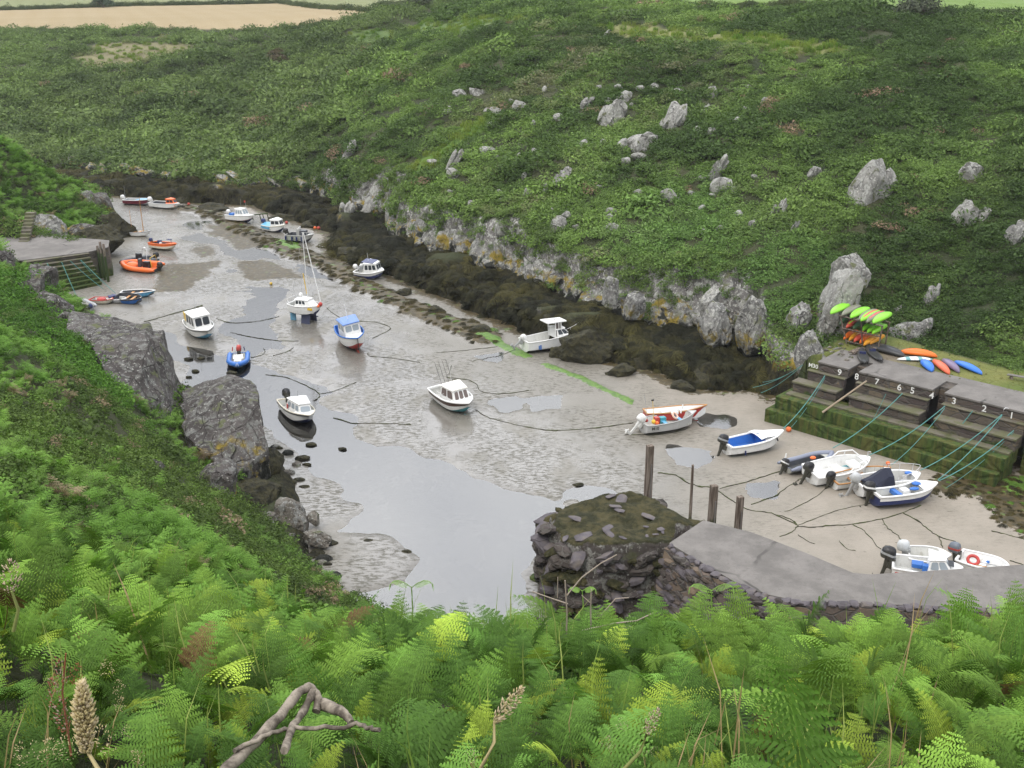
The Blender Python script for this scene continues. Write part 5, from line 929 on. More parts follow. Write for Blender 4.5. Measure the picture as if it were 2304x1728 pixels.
b = rib('blue_inflatable', 'blue inflatable boat with a red capped outboard, bow to the camera', (536, 789), (533, 815), .7, .7, 1.7, BLUE, LBLU, INT, r=.21, L=3.6); b.motor(RED, 1.15, 0); mb = MB(); mb.box((b.X(.4), 0, .62), (.5, .38, .05), WHT); mb.box((b.X(.7), 0, .6), (.25, .3, .12), INT); b.part('seat', mb, .03); mb = MB(); mb.box((b.X(1)+.12, 0, .72), (.05, .12, .1), WHT, 0, .6); b.part('bow_patch', mb); mb = MB(); mb.tube([(b.X(.1), -.5, .8), (b.X(.1), -.45, 1.15)], .04, RED, 6); mb.tube([(b.X(.1), .5, .8), (b.X(.1), .45, 1.15)], .04, NAVY, 6); b.part('oars', mb)
b = Boat('sailing_yacht', 'white sailing yacht standing on blue keels, tall mast and furled sail', (655, 682), (724, 688), 1.6, 1.75, 2.1, 1.0, WHT, NAVY, WHT, INT, hard=False, p=2.1, tb=.6, fd=.8, rise=.12, wl=.3)
b.o.location.z += .72; b.cabin(.26, .78, .55, .78, .5, .1, None, WHT, (3, 0), uu=(.02, .7)); mb = MB()
for y, x in ((.45, .15), (-.45, .15)): mb.loft([[(x+q*w, y+y*.35*k, z) for q, w in ((-.45, 1), (.45, 1))]+[(x+q*w, y+y*.35*k+.1, z) for q, w in ((.45, 1), (-.45, 1))] for z, w, k in ((-.8, .8, 1), (.2, 1, 0))], NAVY, smooth=False)
b.part('bilge_keel', mb); mb = MB(); mb.box((b.X(.04), 0, -.1), (.3, .05, .68), LBLU); b.part('rudder', mb, .02)
hm = 6.2; b.mast(b.X(.56), 1.5, hm, .05, WHT, .1); mb = MB(); mb.tube([(b.X(.99), 0, 1.2), (b.X(.56), 0, 1.5+hm)], [.06, .035], WHT, 6); b.part('furled_sail', mb); mb = MB(); mb.tube([(b.X(.02), 0, 1.05), (b.X(.56)-.1, 0, 1.5+hm)], .01, GRY, 4)
for s_ in (1, -1): mb.tube([(b.X(.54), s_*1.0, 1.05), (b.X(.55)-.08, 0, 1.45+hm)], .01, GRY, 4)
b.part('rigging', mb); mb = MB(); mb.tube([(b.X(.54), 0, 2.0), (b.X(.44), .1, 3.9)], .04, YEL, 6); b.part('boom', mb); mb = MB(); mb.box((b.X(.72), -b.hb(.72)-.0, .85), (.4, .02, .1), YEL); b.part('yellow_lettering', mb)
mb = MB(); mb.ball((b.X(.99), -.15, 1.25), .2, RED, 8); mb.ball((b.X(.95), -.3, 1.1), .14, ORG, 8); b.part('fender', mb); mb = MB(); mb.ball((b.X(.3), .2, b.rz+.2), .2, WHT, 8); b.part('round_buoy', mb); b.rail(.86, .4); mb = MB(); mb.tube([(b.X(.1), .7, 1.0), (b.X(0), .6, 1.5), (b.X(0), -.6, 1.5), (b.X(.1), -.7, 1.0)], .02, STEEL, 5); b.part('stern_rail', mb)
b = Boat('fishing_boat', 'white wheelhouse boat with blue roof and red bottom leaning on its keel', (776, 728), (811, 759), 1.2, 1.7, 2.2, 1.15, WHT, RED, BLUE, BLUE, hard=False, p=2.4, tb=.75, L=5.6, roll=9, rise=.35, gr=.06); b.o.location.z += .15; b.cabin(.36, .72, 1.15, .8, .08, .05, paint('faded blue roof', (.10, .20, .48)), WHT, (2, 2), rt=.92, glass=CLEAR, vv=(.42, .86)); b.mast(b.X(.5), b.rz, 1.9, .03, WHT, .1); mb = MB(); mb.tube([(b.X(1), 0, b.sz(1)), (b.X(1)-.12*b.L, 0, .25)], .035, BLK, 5); b.part('stem_band', mb); mb = MB(); mb.box((0, 0, -.1), (b.L*.3, .06, .16), RED); b.part('keel', mb)
b = Boat('cuddy_boat', 'white cuddy boat with a tall black outboard, nearest the prow rock', (648, 893), (693, 926), .85, 1.15, 2., .85, WHT, NAVY, CRM, INT, hard=False, p=2.9, tb=.85, L=4.5, roll=-5); b.cabin(.42, .86, .68, .84, .42, .05, None, WHT, (3, 1), glass=CLEAR, vv=(.3, .8)); b.motor(BLK, 1.35, -12); mb = MB(); mb.tube([(b.X(t), s_*(b.hb(t)+.02), b.sz(t)-.1) for s_, t in [(-1, q/12) for q in range(13)]], .022, BLK, 5); b.part('rubbing_strake', mb); mb = MB(); mb.box((b.X(.5), -b.hb(.5)*.845, 1.12), (.1, .02, .16), RED); b.part('red_side_light', mb); b.mast(b.X(.45), b.rz, .5, .015, GRY, name='aerial')
b = Boat('cabin_boat', 'white cabin boat bristling with fishing rods, dark brown stripe round its rim', (1004, 876), (1057, 905), .95, 1.25, 2.2, .95, WHT, TEAL, WHT, INT, hard=False, p=3., tb=.88, L=4.9, roll=4, gr=.07, sheerband=paint('brown band', (.07, .04, .03))); b.cabin(.4, .8, .85, .84, .35, .1, PEACH, WHT, (2, 3), glass=paint('brown glass', (.13, .10, .09), .1), vv=(.25, .88)); mb = MB()
for i in range(4): mb.tube([(b.X(.36), -.5+.3*i, 1.4), (b.X(.25), -.75+.3*i, 3.4)], .012, BLK, 4)
mb.box((b.X(.35), -.1, 1.65), (.06, .5, .1), BLK); b.part('fishing_rod', mb); b.mast(b.X(.45), b.rz, 1.5, .015, WHT, name='aerial'); b.rail(.3, .0+.3, WHT, t1=.5)
b = Boat('motor_cruiser', 'white motor cruiser with a hard top, its bow behind weed covered rock', (1179, 766), (1306, 730), 1., 1.75, 2.4, 1.1, WHT, GRY, WHT, INT, p=2.5, tb=.86, rise=.5, fd=.62, roll=-4, sink=.12); b.cabin(.52, .78, .55, .8, .6, .0, None, WHT, (2, 2), vv=(.2, .9)); mb = MB(); z0 = b.sz(.5); mb.loft([[(b.X(t), y, z) for t, y in ((.36, -.82), (.7, -.7), (.7, .7), (.36, .82))] for z in (z0+1.18, z0+1.27)], WHT, smooth=False); b.part('hard_top', mb, .04); mb = MB()
for t, y in ((.5, -.72), (.5, .72), (.6, -.7), (.6, .7), (.56, -.71)): mb.tube([(b.X(t), y, z0-.2), (b.X(t), y, z0+1.2)], .04, WHT, 6)
b.part('hard_top_post', mb); mb = MB(); mb.add([(b.X(.51), -.73, z0), (b.X(.59), -.72, z0), (b.X(.59), -.71, z0+1.15), (b.X(.51), -.72, z0+1.15)], [(0, 1, 2, 3)], paint('smoked panel', (.10, .085, .075), .1)); b.part('side_window', mb); b.rail(.68, .45); b.motor(WHT, 1.1, 55, leg=GRY); mb = MB(); mb.ball((b.X(.55), 0, z0+1.35), .08, WHT, 8); b.part('mast_light', mb); mb = MB(); mb.box((b.X(.2), -b.hb(.2)-.02, .62), (.05, .02, .2), BLUE); mb.box((b.X(.2)-.15, -b.hb(.2)-.02, .62), (.04, .02, .16), BLUE); b.part('side_stripe', mb)
b = Boat('open_boat', 'red hulled open boat with a white inside, behind the grey one marked M10', (1452, 925), (1592, 912), .8, 1.1, 1.8, .8, RED, RED, WOOD, WHT, hard=False, p=2.1, fd=.97, rise=.45, roll=-8); b.thwarts((.3, .6), WHT)
b = Boat('open_boat', 'grey open fishing boat marked M10, crowded with tackle, white outboard', (1446, 950), (1567, 923), .8, 1.15, 2., .82, paint('pale grey paint', (.45, .45, .44)), GRY, ALU, INT, p=2.3, tb=.86, rise=.4, fd=.88, roll=-3); b.thwarts((.38, .66), LBLU); b.motor(WHT, 1.25, 45, leg=WHT); mb = MB(); mb.torus((b.X(.62), .1, .95), .24, .08, paint('faded lifebelt', (.7, .45, .35)), (.4, -.5, .6)); b.part('lifebelt', mb); mb = MB(); mb.box((b.X(.4), .25, .72), (.22, .2, .22), TEAL); b.part('fish_crate', mb, .02); mb = MB(); mb.box((b.X(.3), .3, .7), (.16, .2, .26), RED); b.part('red_box', mb, .02); mb = MB(); mb.ball((b.X(.17), -.3, .88), .16, YEL, 8); b.part('net_float', mb); mb = MB(); mb.ball((b.X(.22), -.45, .8), .14, ORG, 8); b.part('net_float', mb); mb = MB(); mb.ball((b.X(.1), .2, .85), .13, RED, 8); b.part('net_float', mb)
mb = MB(); mb.tube([(b.X(.2), -.1, .6), (b.X(.17), -.1, 2.4)], .02, YEL, 5); mb.box((b.X(.17), -.1, 2.4), (.1, .02, .05), BLK); mb.tube([(b.X(.12), .1, .6), (b.X(.05), .2, 2.8)], .012, GRY, 4); b.part('flag_pole', mb); mb = MB(); mb.tube([(b.X(.75), .3, 1.), (b.X(.8), .4, 1.6)], .05, WHT, 6); mb.box((b.X(.66), .5, 1.0), (.25, .12, .08), WHT); b.part('pale_bundle', mb)
bt['m10'] = b; tq = text('M10', .3, BLK, b.o, (0, 0, 0), (0, 0, 0), 'registration'); t0 = .13; pa, pb = Vector((b.X(.05), -b.hb(.05)-.02, 0)), Vector((b.X(.25), -b.hb(.25)-.02, 0)); dr = (pb-pa).normalized(); tq.matrix_local = Matrix.Translation((b.X(t0), -b.hb(t0)-.035, .60)) @ Matrix.Rotation(math.atan2(dr.y, dr.x), 4, 'Z') @ Matrix.Rotation(math.pi/2-.12, 4, 'X')
# --- under the numbered quay
b = Boat('speedboat', 'white speedboat with a blue cockpit and turquoise bottom, black outboard', (1634, 999), (1763, 967), .75, 1.15, 1.9, .8, WHT, LBLU, WHT, BLUE, p=2.4, tb=.85, fd=.6, rise=.42, roll=-3, gr=.08); b.motor(BLK, 1.35, 22, band=GRY); mb = MB(); R = [[(b.X(t), y*b.hb(t)*.9, b.sz(t)+h*(1-y*y*.3)) for y in (-1, -.5, 0, .5, 1)] for t, h in ((.5, .28), (.6, .34), (.74, .16), (.9, .03))]; mb.loft(R, WHT, closed=False, cap=(False, False)); b.part('raised_foredeck', mb); mb = MB(); mb.loft([[(b.X(t), y*b.hb(t)*.8, z) for y, z in ((-1, b.sz(t)+.1), (0, b.sz(t)+.36), (1, b.sz(t)+.1))] for t in (.52, .56)], CLEAR, closed=False, cap=(False, False)); b.part('windscreen', mb); mb = MB(); mb.tube([(b.X(.8), -b.hb(.8), 1.0), (b.X(.81), -b.hb(.8)-.12, .75)], .05, BLK, 6); mb.tube([(b.X(.22), -b.hb(.2)-.03, .5), (b.X(.22), -b.hb(.2)-.03, .2)], .05, NAVY, 6); b.part('fender', mb)
b = rib('grey_dinghy', 'slate grey topped narrow dinghy with a red patch, left of the railed white boat', (1770, 1042), (1873, 1011), .7, .9, 1.5, paint('slate grey rubber', (.20, .22, .28)), paint('pale grey hull', (.42, .42, .38)), DGR, r=.17); b.motor(BLK, 1.1, 30, band=WHT); mb = MB(); mb.ball((b.X(.55), -.1, .72), .18, ORG, 8, (1.2, 1, .6)); b.part('orange_float', mb); mb = MB(); mb.ball((b.X(.2), -.75, .5), .16, NAVY, 8, (1.6, .5, .8)); b.part('blue_fender', mb); mb = MB(); mb.tube([(b.X(.05), .4, .7), (b.X(.08), .45, 1.15)], .05, WHT, 6); b.part('white_tiller', mb)
b = Boat('open_boat', 'white open boat with tall side rails, second from the left under the quay', (1822, 1060), (1955, 1026), .8, 1.15, 2.1, .85, WHT, TEAL, WHT, WHT, p=2.9, tb=.88, fd=.85, rise=.35, roll=5, gr=.06); b.motor(BLK, 1.3, 25); mb = MB()
for s_ in (1, -1): mb.tube([(b.X(.5), s_*b.hb(.5)*.95, b.sz(.5)), (b.X(.6), s_*b.hb(.6)*.93, b.sz(.6)+.38), (b.X(.8), s_*b.hb(.8)*.93, b.sz(.8)+.4), (b.X(.9), s_*b.hb(.9)*.95, b.sz(.9))], .04, WHT, 6); mb.tube([(b.X(.7), s_*b.hb(.7)*.93, b.sz(.7)), (b.X(.7), s_*b.hb(.7)*.93, b.sz(.7)+.39)], .035, WHT, 6)
b.part('side_rail', mb); mb = MB(); mb.box((b.X(.45), 0, .62), (.25, .4, .2), WHT); mb.box((b.X(.75), 0, .75), (.35, .5, .12), WHT); b.part('locker', mb, .04); mb = MB(); mb.tube([(b.X(.96), 0, 1.15), (b.X(.97), .1, 1.55), (b.X(.98), -.1, 1.6)], .03, STEEL, 5); b.part('bow_roller', mb)
b = Boat('open_boat', 'low white open boat squeezed between railed boat and canvas covered one', (1873, 1078), (2003, 1047), .6, .85, 1.5, .62, WHT, DGR, WOOD, INT, hard=False, p=2.6, fd=.9, roll=4); b.motor(BLK, 1.15, 20); b.thwarts((.3, .55)); mb = MB(); mb.ball((b.X(.96), .1, 1.05), .14, ORG, 8); b.part('orange_float', mb); mb = MB(); mb.tube([(b.X(.2), -.4, .7), (b.X(.7), -.2, .8)], .025, WOOD, 5); b.part('oar', mb)
b = Boat('console_boat', 'white boat with a black canvas draped over its console', (1930, 1087), (2070, 1063), .8, 1.15, 2.1, .85, WHT, NAVY, WHT, INT, p=3., tb=.88, fd=.86, rise=.35, gr=.07); b.motor(paint('silver cowling', (.45, .46, .46)), 1.3, 28, leg=paint('silver leg', (.36, .36, .36))); mb = MB(); mb.loft([[(b.X(t), y, z) for y, z in ((-.72, .72), (-.55, h*.8), (0, h), (.55, h*.8), (.72, .72))] for t, h in ((.12, .95), (.25, 1.2), (.42, 1.72), (.5, 1.68), (.54, .9))], CANV, closed=False, smooth=False); b.part('canvas_cover', mb); b.rail(.52, .55); mb = MB(); mb.ball((b.X(.84), .2, 1.12), .2, BLUE, 8, (1.3, 1, .5)); b.part('blue_cushion', mb)
b = Boat('speedboat', 'navy and white speedboat nearest the camera under the quay, blue cushions', (1966, 1108), (2110, 1086), .85, 1.1, 2., .88, NAVY, NAVY, WHT, INT, p=2.5, tb=.88, fd=.7, rise=.25, sheerband=WHT, gr=.07, roll=-4); b.motor(BLK, 1.35, 12, band=WHT); mb = MB(); mb.box((b.X(.5), .1, .75), (.25, .35, .12), WHT); mb.box((b.X(.35), 0, .7), (.15, .55, .14), BLUE); b.part('seat', mb, .03); mb = MB(); mb.ball((b.X(.6), -.3, .98), .25, BLUE, 8, (1.3, .8, .4)); mb.ball((b.X(.7), .2, 1.08), .25, BLUE, 8, (1.2, 1, .45)); b.part('blue_cushion', mb)
# --- behind the breakwater
b = Boat('open_boat', 'white outboard boat mostly hidden behind the blue cushioned cabin boat', (2046, 1240), (2140, 1246), .75, .95, 1.8, .75, WHT, GRY, WHT, INT); b.motor(paint('pale grey cowling', (.5, .52, .52)), 1.3, 0, leg=GRY)
b = Boat('cabin_boat', 'white cabin boat with blue seats and a louvred hatch, behind the walkway', (2010, 1262), (2166, 1279), .9, 1.1, 2.1, .9, WHT, NAVY, WHT, INT, p=3., tb=.9, fd=.66, roll=-5, gr=.06); b.motor(BLK, 1.5, 15, band=GRY); b.cabin(.5, .86, .6, .84, .45, .1, None, WHT, (2, 1), glass=CLEAR, vv=(.2, .85)); mb = MB(); mb.box((b.X(.36), .2, .85), (.3, .3, .12), BLUE); mb.box((b.X(.5), -.35, .95), (.25, .2, .2), BLUE); b.part('blue_seat', mb, .04); mb = MB()
for i in range(6): mb.box((b.X(.86)-.1, -.32+.13*i, 1.28), (.14, .035, .02), DGR)
b.part('louvre', mb); mb = MB(); mb.box((b.X(.08), -.85, .6), (.15, .12, .12), RED); b.part('fuel_can', mb, .03)
b = Boat('dinghy', 'white dinghy with a red lifebelt and oars in it, behind the walkway', (2160, 1246), (2271, 1273), .6, .75, 1.7, .6, WHT, WHT, WHT, WHT, hard=False, p=3.2, fd=.93, tb=.85, gr=.06); b.motor(paint('blue grey cowling', (.12, .14, .17)), 1.25, 0, band=RED); mb = MB(); mb.torus((b.X(.3), -.2, .62), .27, .09, RED, (.2, -.5, .85)); b.part('lifebelt', mb); mb = MB(); mb.tube([(b.X(.35), -.4, .5), (b.X(.6), -.35, .55)], .025, WOOD, 5); mb.tube([(b.X(.35), .0, .5), (b.X(.75), .1, .55)], .03, GRY, 5); b.part('oar', mb); b.thwarts((.5,), WHT); mb = MB(); mb.ball((b.X(.55), .3, .5), .1, BLUE, 8); b.part('blue_bailer', mb)
# ------------------------------------------------------------------ kayaks and their rack
LIME, KGRY, KRED, KORG, KYEL, KGRN, KBLK, KPUR, KBLU = (paint(n, c, .4, .12) for n, c in (('lime kayak plastic', (.23, .62, .03)), ('grey green kayak plastic', (.19, .19, .14)), ('red kayak plastic', (.60, .09, .06)), ('orange kayak plastic', (.75, .16, .015)), ('amber kayak plastic', (.70, .30, .02)), ('dark green kayak plastic', (.05, .12, .06)), ('charcoal kayak plastic', (.035, .036, .04)), ('purple grey kayak plastic', (.17, .13, .22)), ('bright blue kayak plastic', (.02, .16, .62))))
def kayak(label, p, d, L, B, mat, up=False, H=.3, band=None, stripes=None, fat=.55, ridges=True, group=None, pitch=0., name='kayak', rec=None):
    """hull up unless up; nose at p, running along d"""
    mb = MB(); rings = []; N = 18; n = 12
    for i in range(N+1):
        t = i/N; w = max(.02, (math.sin(math.pi*t))**fat)*B/2; hh = H*(.35+.65*math.sin(math.pi*t)**.5); z0 = .10*abs(2*t-1)**2.2 if up else -.06*abs(2*t-1)**2
        R = []
        for k in range(n):
            a = k*math.tau/n; y = math.cos(a)*w; z = math.sin(a)*hh*(.95 if math.sin(a) > 0 else .35)
            if ridges and not up and .12 < t < .88 and k in (2, 4): z += .02
            if ridges and not up and .12 < t < .88 and k == 3: z -= .035
            if up and math.sin(a) > .3 and .12 < t < .86: z = hh*.22
            R.append((L*t, y, z+z0+hh*.35))
        rings.append(R)
    if stripes:
        for i in range(N): mb.loft(rings[i:i+2], stripes[0] if (i//2) % 3 else stripes[1], cap=(i == 0, i == N-1))
    else: mb.loft(rings, mat)
    o = mb.build(name); o.location = p; o.rotation_euler = (0, -pitch, math.atan2(d[1], d[0])); tag(o, label, 'kayak', group)
    if band: m2 = MB(); m2.loft([[(x, y*.35, z+.012) for x, y, z in r_[1:6]] for r_ in rings[2:-2]], band, cap=(False, False), closed=False); m2.build('colour_band', o)
    if up:
        m2 = MB(); m2.loft([[(L*t, y*B*.3*s_, H*.42+zz) for y, zz in ((-1, .02), (-.6, -.05), (.6, -.05), (1, .02))] for t, s_ in ((.3, .7), (.42, 1), (.6, 1), (.7, .7))], DGR, closed=False, cap=(False, False)); m2.build('seat_well', o)
        m2 = MB(); m2.box((L*.62, 0, H*.75), (.05, B*.28, .12), NAVY); m2.build('backrest', o)
    return o
kd_ = Vector((.66, .75)).normalized(); KG = 'kayaks stored on the timber rack'
R1 = [(1869, 706, LIME, None, 'lime kayak at the left end of the top shelf'), (1894, 710, KGRY, None, 'grey green kayak second from the left on the top shelf'), (1914, 715, LIME, None, 'lime kayak in the middle of the top shelf, between two grey ones'), (1932, 720, KGRY, None, 'grey green kayak right of the middle lime one, top shelf'), (1937, 722, LIME, KRED, 'lime kayak with a red band on the top shelf'), (1950, 725, KGRY, KRED, 'grey kayak with a red band on the top shelf'), (1964, 727, LIME, None, 'lime kayak at the right end of the top shelf')]
R2 = [(1889, 731, KGRN, None, 'dark green kayak at the left end of the middle shelf'), (1904, 737, KRED, LIME, 'red kayak with lime edges on the middle shelf'), (1919, 740, KGRN, None, 'dark green kayak right of the red one, middle shelf'), (1939, 744, LIME, None, 'left one of three lime kayaks on the middle shelf'), (1951, 748, LIME, None, 'middle one of three lime kayaks on the middle shelf'), (1962, 751, LIME, None, 'right one of three lime kayaks on the middle shelf')]
R3 = [(1898, 763, KORG, None, 'orange kayak at the left end of the bottom shelf'), (1910, 766, KYEL, None, 'amber kayak second from the left, bottom shelf'), (1921, 769, KRED, None, 'red orange kayak third from the left, bottom shelf'), (1934, 772, KORG, None, 'orange kayak fourth from the left, bottom shelf'), (1943, 777, KYEL, None, 'long amber kayak sticking out of the bottom shelf'), (1958, 774, KYEL, None, 'short amber kayak at the right end of the bottom shelf')]
for row, z, L, B, sp in ((R1, 6.42, 3.2, .86, 0), (R2, 5.5, 2.6, .56, 0), (R3, 4.55, 2.5, .5, 0)):
    for px, py, mt, bd, lb in row:
        p = un(px, py, z); kayak(lb, p, kd_, L, B*(.8 if mt is KGRY else 1), mt, band=bd, group=KG, H=.26, fat=.6)
rk = un(1940, 780, 4.2); rack = empty('kayak_rack', rk, 0, 'three shelf timber rack loaded with bright kayaks beside the huge boulder', 'rack')
for z, (x0, y0), (x1, y1) in ((6.28, (1880, 712), (1982, 737)), (5.36, (1890, 741), (1975, 760)), (4.42, (1900, 770), (1968, 787))):
    a, c = un(x0, y0, z), un(x1, y1, z)
    for k in (.4, 1.6): o2 = Vector((kd_.x, kd_.y, 0))*k; mb = MB(); mb.tube([a+o2-rk, c+o2-rk], .055, M_POST, 5); mb.build('shelf_beam', rack)
for f_ in (.05, .52, .98):
    for k in (.4, 1.6): o2 = Vector((kd_.x, kd_.y, 0))*k; t_, q_ = un(1880, 712, 6.28).lerp(un(1982, 737, 6.28), f_), un(1898, 768, 4.42).lerp(un(1972, 786, 4.42), f_); mb = MB(); mb.tube([t_+o2-rk, q_+o2-rk-Vector((0, 0, .35))], .06, M_POST, 5); mb.build('upright', rack)
def lay(label, a, c, mat, B=.75, z=4.24, **k):
    p, q = un(*a, z), un(*c, z); d = q-p; return kayak(label, p, (d.x, d.y), d.length, B, mat, **k)
lay('charcoal sit on kayak right way up, on bare earth at the edge of the lawn', (1945, 822), (1938, 789), KBLK, .8, up=True)
lay('second charcoal sit on kayak, lying at an angle right of the first', (1984, 817), (1950, 782), KBLK, .8, up=True)
lay('large charcoal kayak upside down with grooves along its hull', (2036, 803), (1953, 779), KBLK, 1.05, H=.34)
lay('long orange kayak upside down at the foot of the bank', (2109, 803), (2024, 793), KORG, .9, H=.32)
lay('white paddle board with teal bands in front of the orange kayak', (2101, 809), (2018, 808), WHT, .75, H=.14, stripes=(WHT, paint('teal band', (.12, .36, .38))), ridges=False, name='paddle_board')
lay('short bright blue kayak under the end of the white board', (2097, 836), (2075, 812), KBLU, .8, H=.28, ridges=False)
lay('red orange kayak pointing at the walkway, right of the short blue one', (2136, 842), (2099, 811), paint('coral kayak plastic', (.68, .12, .05), .4, .12), .7, H=.26, ridges=False)
lay('purple grey kayak upside down between coral and long blue ones', (2158, 838), (2120, 810), KPUR, .7, H=.28)
lay('long bright blue kayak, last on the right of the lawn', (2210, 842), (2147, 814), KBLU, .75, H=.25, ridges=False)
p, q = un(2266, 848, 4.25), un(2330, 862, 4.25); mb = MB(); d = (q-p).normalized(); n = Vector((-d.y, d.x, 0))*.16; mb.loft([[p-n+Vector((0, 0, h)), p+n+Vector((0, 0, h)), q+n+Vector((0, 0, h+.1)), q-n+Vector((0, 0, h+.1))] for h in (.15, .21)], M_DECK, smooth=False)
for t in (.15, .8): c = p.lerp(q, t); mb.box((c.x, c.y, 4.26), (.06, .14, .12), M_POST)
tag(mb.build('plank_bench'), 'pale plank bench on the lawn at the right edge', 'bench')
p = un(1928, 790, 4.22); st_ = empty('plank_stack', p, .7, 'small heap of weathered planks beside the charcoal kayaks', 'planks')
for i in range(5): mb = MB(); mb.box((rr.uniform(-.1, .1), -.2+.2*(i % 3), .05+.07*(i//3)), (.75, .09, .03), M_POST, rr.uniform(-.12, .12)); mb.build('plank', st_)
mb = MB()
for i in range(26): q = un(1900+rr.gauss(0, 22), 792+rr.gauss(0, 9), 4.2); s = rr.uniform(.06, .2); v, f = rockv((s*1.3, s, s*.7), i+900, sub=2, cuts=6); mb.add(v+np.array(q), f, M_PALE)
o = mb.build('loose_stones'); o['kind'] = 'stuff'
# ------------------------------------------------------------------ ropes, chains, floats
def rope(label, pts, r=.028, mat=ROPEM, sag=.3, cat='rope', name='mooring_rope', group=None):
    P = []; pts = [Vector(p) for p in pts]
    for a, c in zip(pts[:-1], pts[1:]):
        for i in range(10): t = i/10; P.append(a.lerp(c, t)-Vector((0, 0, sag*4*t*(1-t))))
    mb = MB(); mb.tube(P+[pts[-1]], r, mat, 5); return tag(mb.build(name), label, cat, group)
def qp(px, z=3.7, py=0): p = QF+QD*qab(px, py, z)[0]-QN*.06; return Vector((p.x, p.y, z))
RP = [('teal rope from under number 9 to the bow of the blue cockpit speedboat', (1860, 843, 3.75), (1762, 964, .95), .032), ('thin teal rope below the number 9 one, ending at the orange float', (1860, 848, 3.7), (1774, 968, .1), .018), ('teal rope from beside number 5 to the slate grey dinghy', (2034, 883, 3.8), (1874, 1008, .8), .03),
      ('thin dull rope from between numbers 7 and 6', (1997, 884, 3.7), (1932, 992, .2), .016), ('upper teal rope from under number 3 to the railed white boat', (2130, 911, 3.8), (1956, 1024, 1.1), .03), ('lower teal rope from under number 3 to the low white boat', (2129, 916, 3.7), (2006, 1046, .9), .022),
      ('teal rope with a knot left of number 2, leading to the sand', (2192, 922, 3.7), (2085, 1030, .1), .03), ('teal rope from the bollard hook to the canvas covered boat', (2258, 930, 4.0), (2071, 1058, 1.1), .03), ('teal rope from the bollard hook to the navy and white speedboat', (2258, 932, 3.95), (2110, 1080, 1.0), .03),
      ('low teal rope under number 1 to the navy and white speedboat', (2284, 966, 3.0), (2112, 1082, 1.0), .032), ('thin teal rope beside the low one, reaching the weed', (2284, 970, 2.9), (2118, 1104, .1), .016)]
for lb, a, c, r_ in RP:
    pa = un(*a); pa -= Vector((QN.x, QN.y, 0))*.25; rope(lb, [pa, un(*c)], r_, ROPEM, .32)
for lb, y2, x2 in (('upper of three ropes from the M30 corner into the weed', 860, 1716), ('middle of three ropes from the M30 corner into the weed', 872, 1694), ('lowest of three ropes from the M30 corner into the weed', 884, 1712)): rope(lb, [un(1806, 821, 4.0), un(x2, y2, .9)], .02, ROPEM, .25)
mb = MB(); a, c = un(1952, 856, 3.9)-Vector((QN.x, QN.y, 0))*.12, un(1856, 925, 1.7)-Vector((QN.x, QN.y, 0))*.35; mb.tube([a, a.lerp(c, .5), c], [.06, .07, .08], paint('weathered spar', (.30, .24, .17), .85), 7); tag(mb.build('timber_spar'), 'weathered timber spar leaning across the quay tiers below number 8', 'spar')
mb = MB(); p = un(2258, 925, 4.22); mb.tube([p, p+Vector((0, 0, .12)), p+Vector((.12, .05, .2)), p+Vector((.35, .1, .14))], .025, STEEL, 6); tag(mb.build('mooring_hook'), 'bent metal mooring hook on the quay edge beside number 1', 'hook')
for lb, a, c in (('teal rope at the left end of the small quay wall', (106, 590), (158, 676)), ('teal rope second from the left on the small quay wall', (139, 588), (178, 672)), ('teal rope in the middle of the small quay wall', (158, 585), (234, 648)), ('teal rope running furthest across the small quay wall', (182, 583), (262, 658)), ('short teal rope at the end wall of the small quay', (181, 584), (222, 628))):
    rope(lb, [un(*a, 3.05)+Vector((.1, -.3, 0)), un(*c, .05)+Vector((.1, -.5, .05))], .03, ROPEM, .1)
M_CH = NM('weedy_chain', .8, .3); q = M_CH; q.set(col=q.mix(q.mr(q.noise(2.5, 4), .4, .6), (.028, .026, .016), (.06, .075, .022))).bump(q.noise(12, 3), 1, .05); M_CH = q.m
def ground(px, py, dz=.02): p = un(px, py); return Vector((p.x, p.y, max(sandz(p.x, p.y), -.05)+dz))
def chain(label, pts, r=.05, mat=M_CH):
    P = []; Q = [Vector(ground(*p)) for p in pts]
    for i in range(len(Q)-1):
        p0, p1, p2, p3 = Q[max(i-1, 0)], Q[i], Q[i+1], Q[min(i+2, len(Q)-1)]; n = max(4, int((p2-p1).length/.35))
        for k in range(n):
            t = k/n; c = .5*((2*p1)+(p2-p0)*t+(2*p0-5*p1+4*p2-p3)*t*t+(3*p1-p0-3*p2+p3)*t**3); c.z = max(sandz(c.x, c.y), -.05)+.02; P.append(c+Vector((rr.gauss(0, .03), rr.gauss(0, .03), 0)))
    P.append(Q[-1]); r = r*.62; R = [r*rr.uniform(.45, 1.0)*(1.9 if rr.random() < .12 else 1) for _ in P]; mb = MB(); mb.tube(P, R, mat, 6); return tag(mb.build('mooring_chain'), label, 'chain')
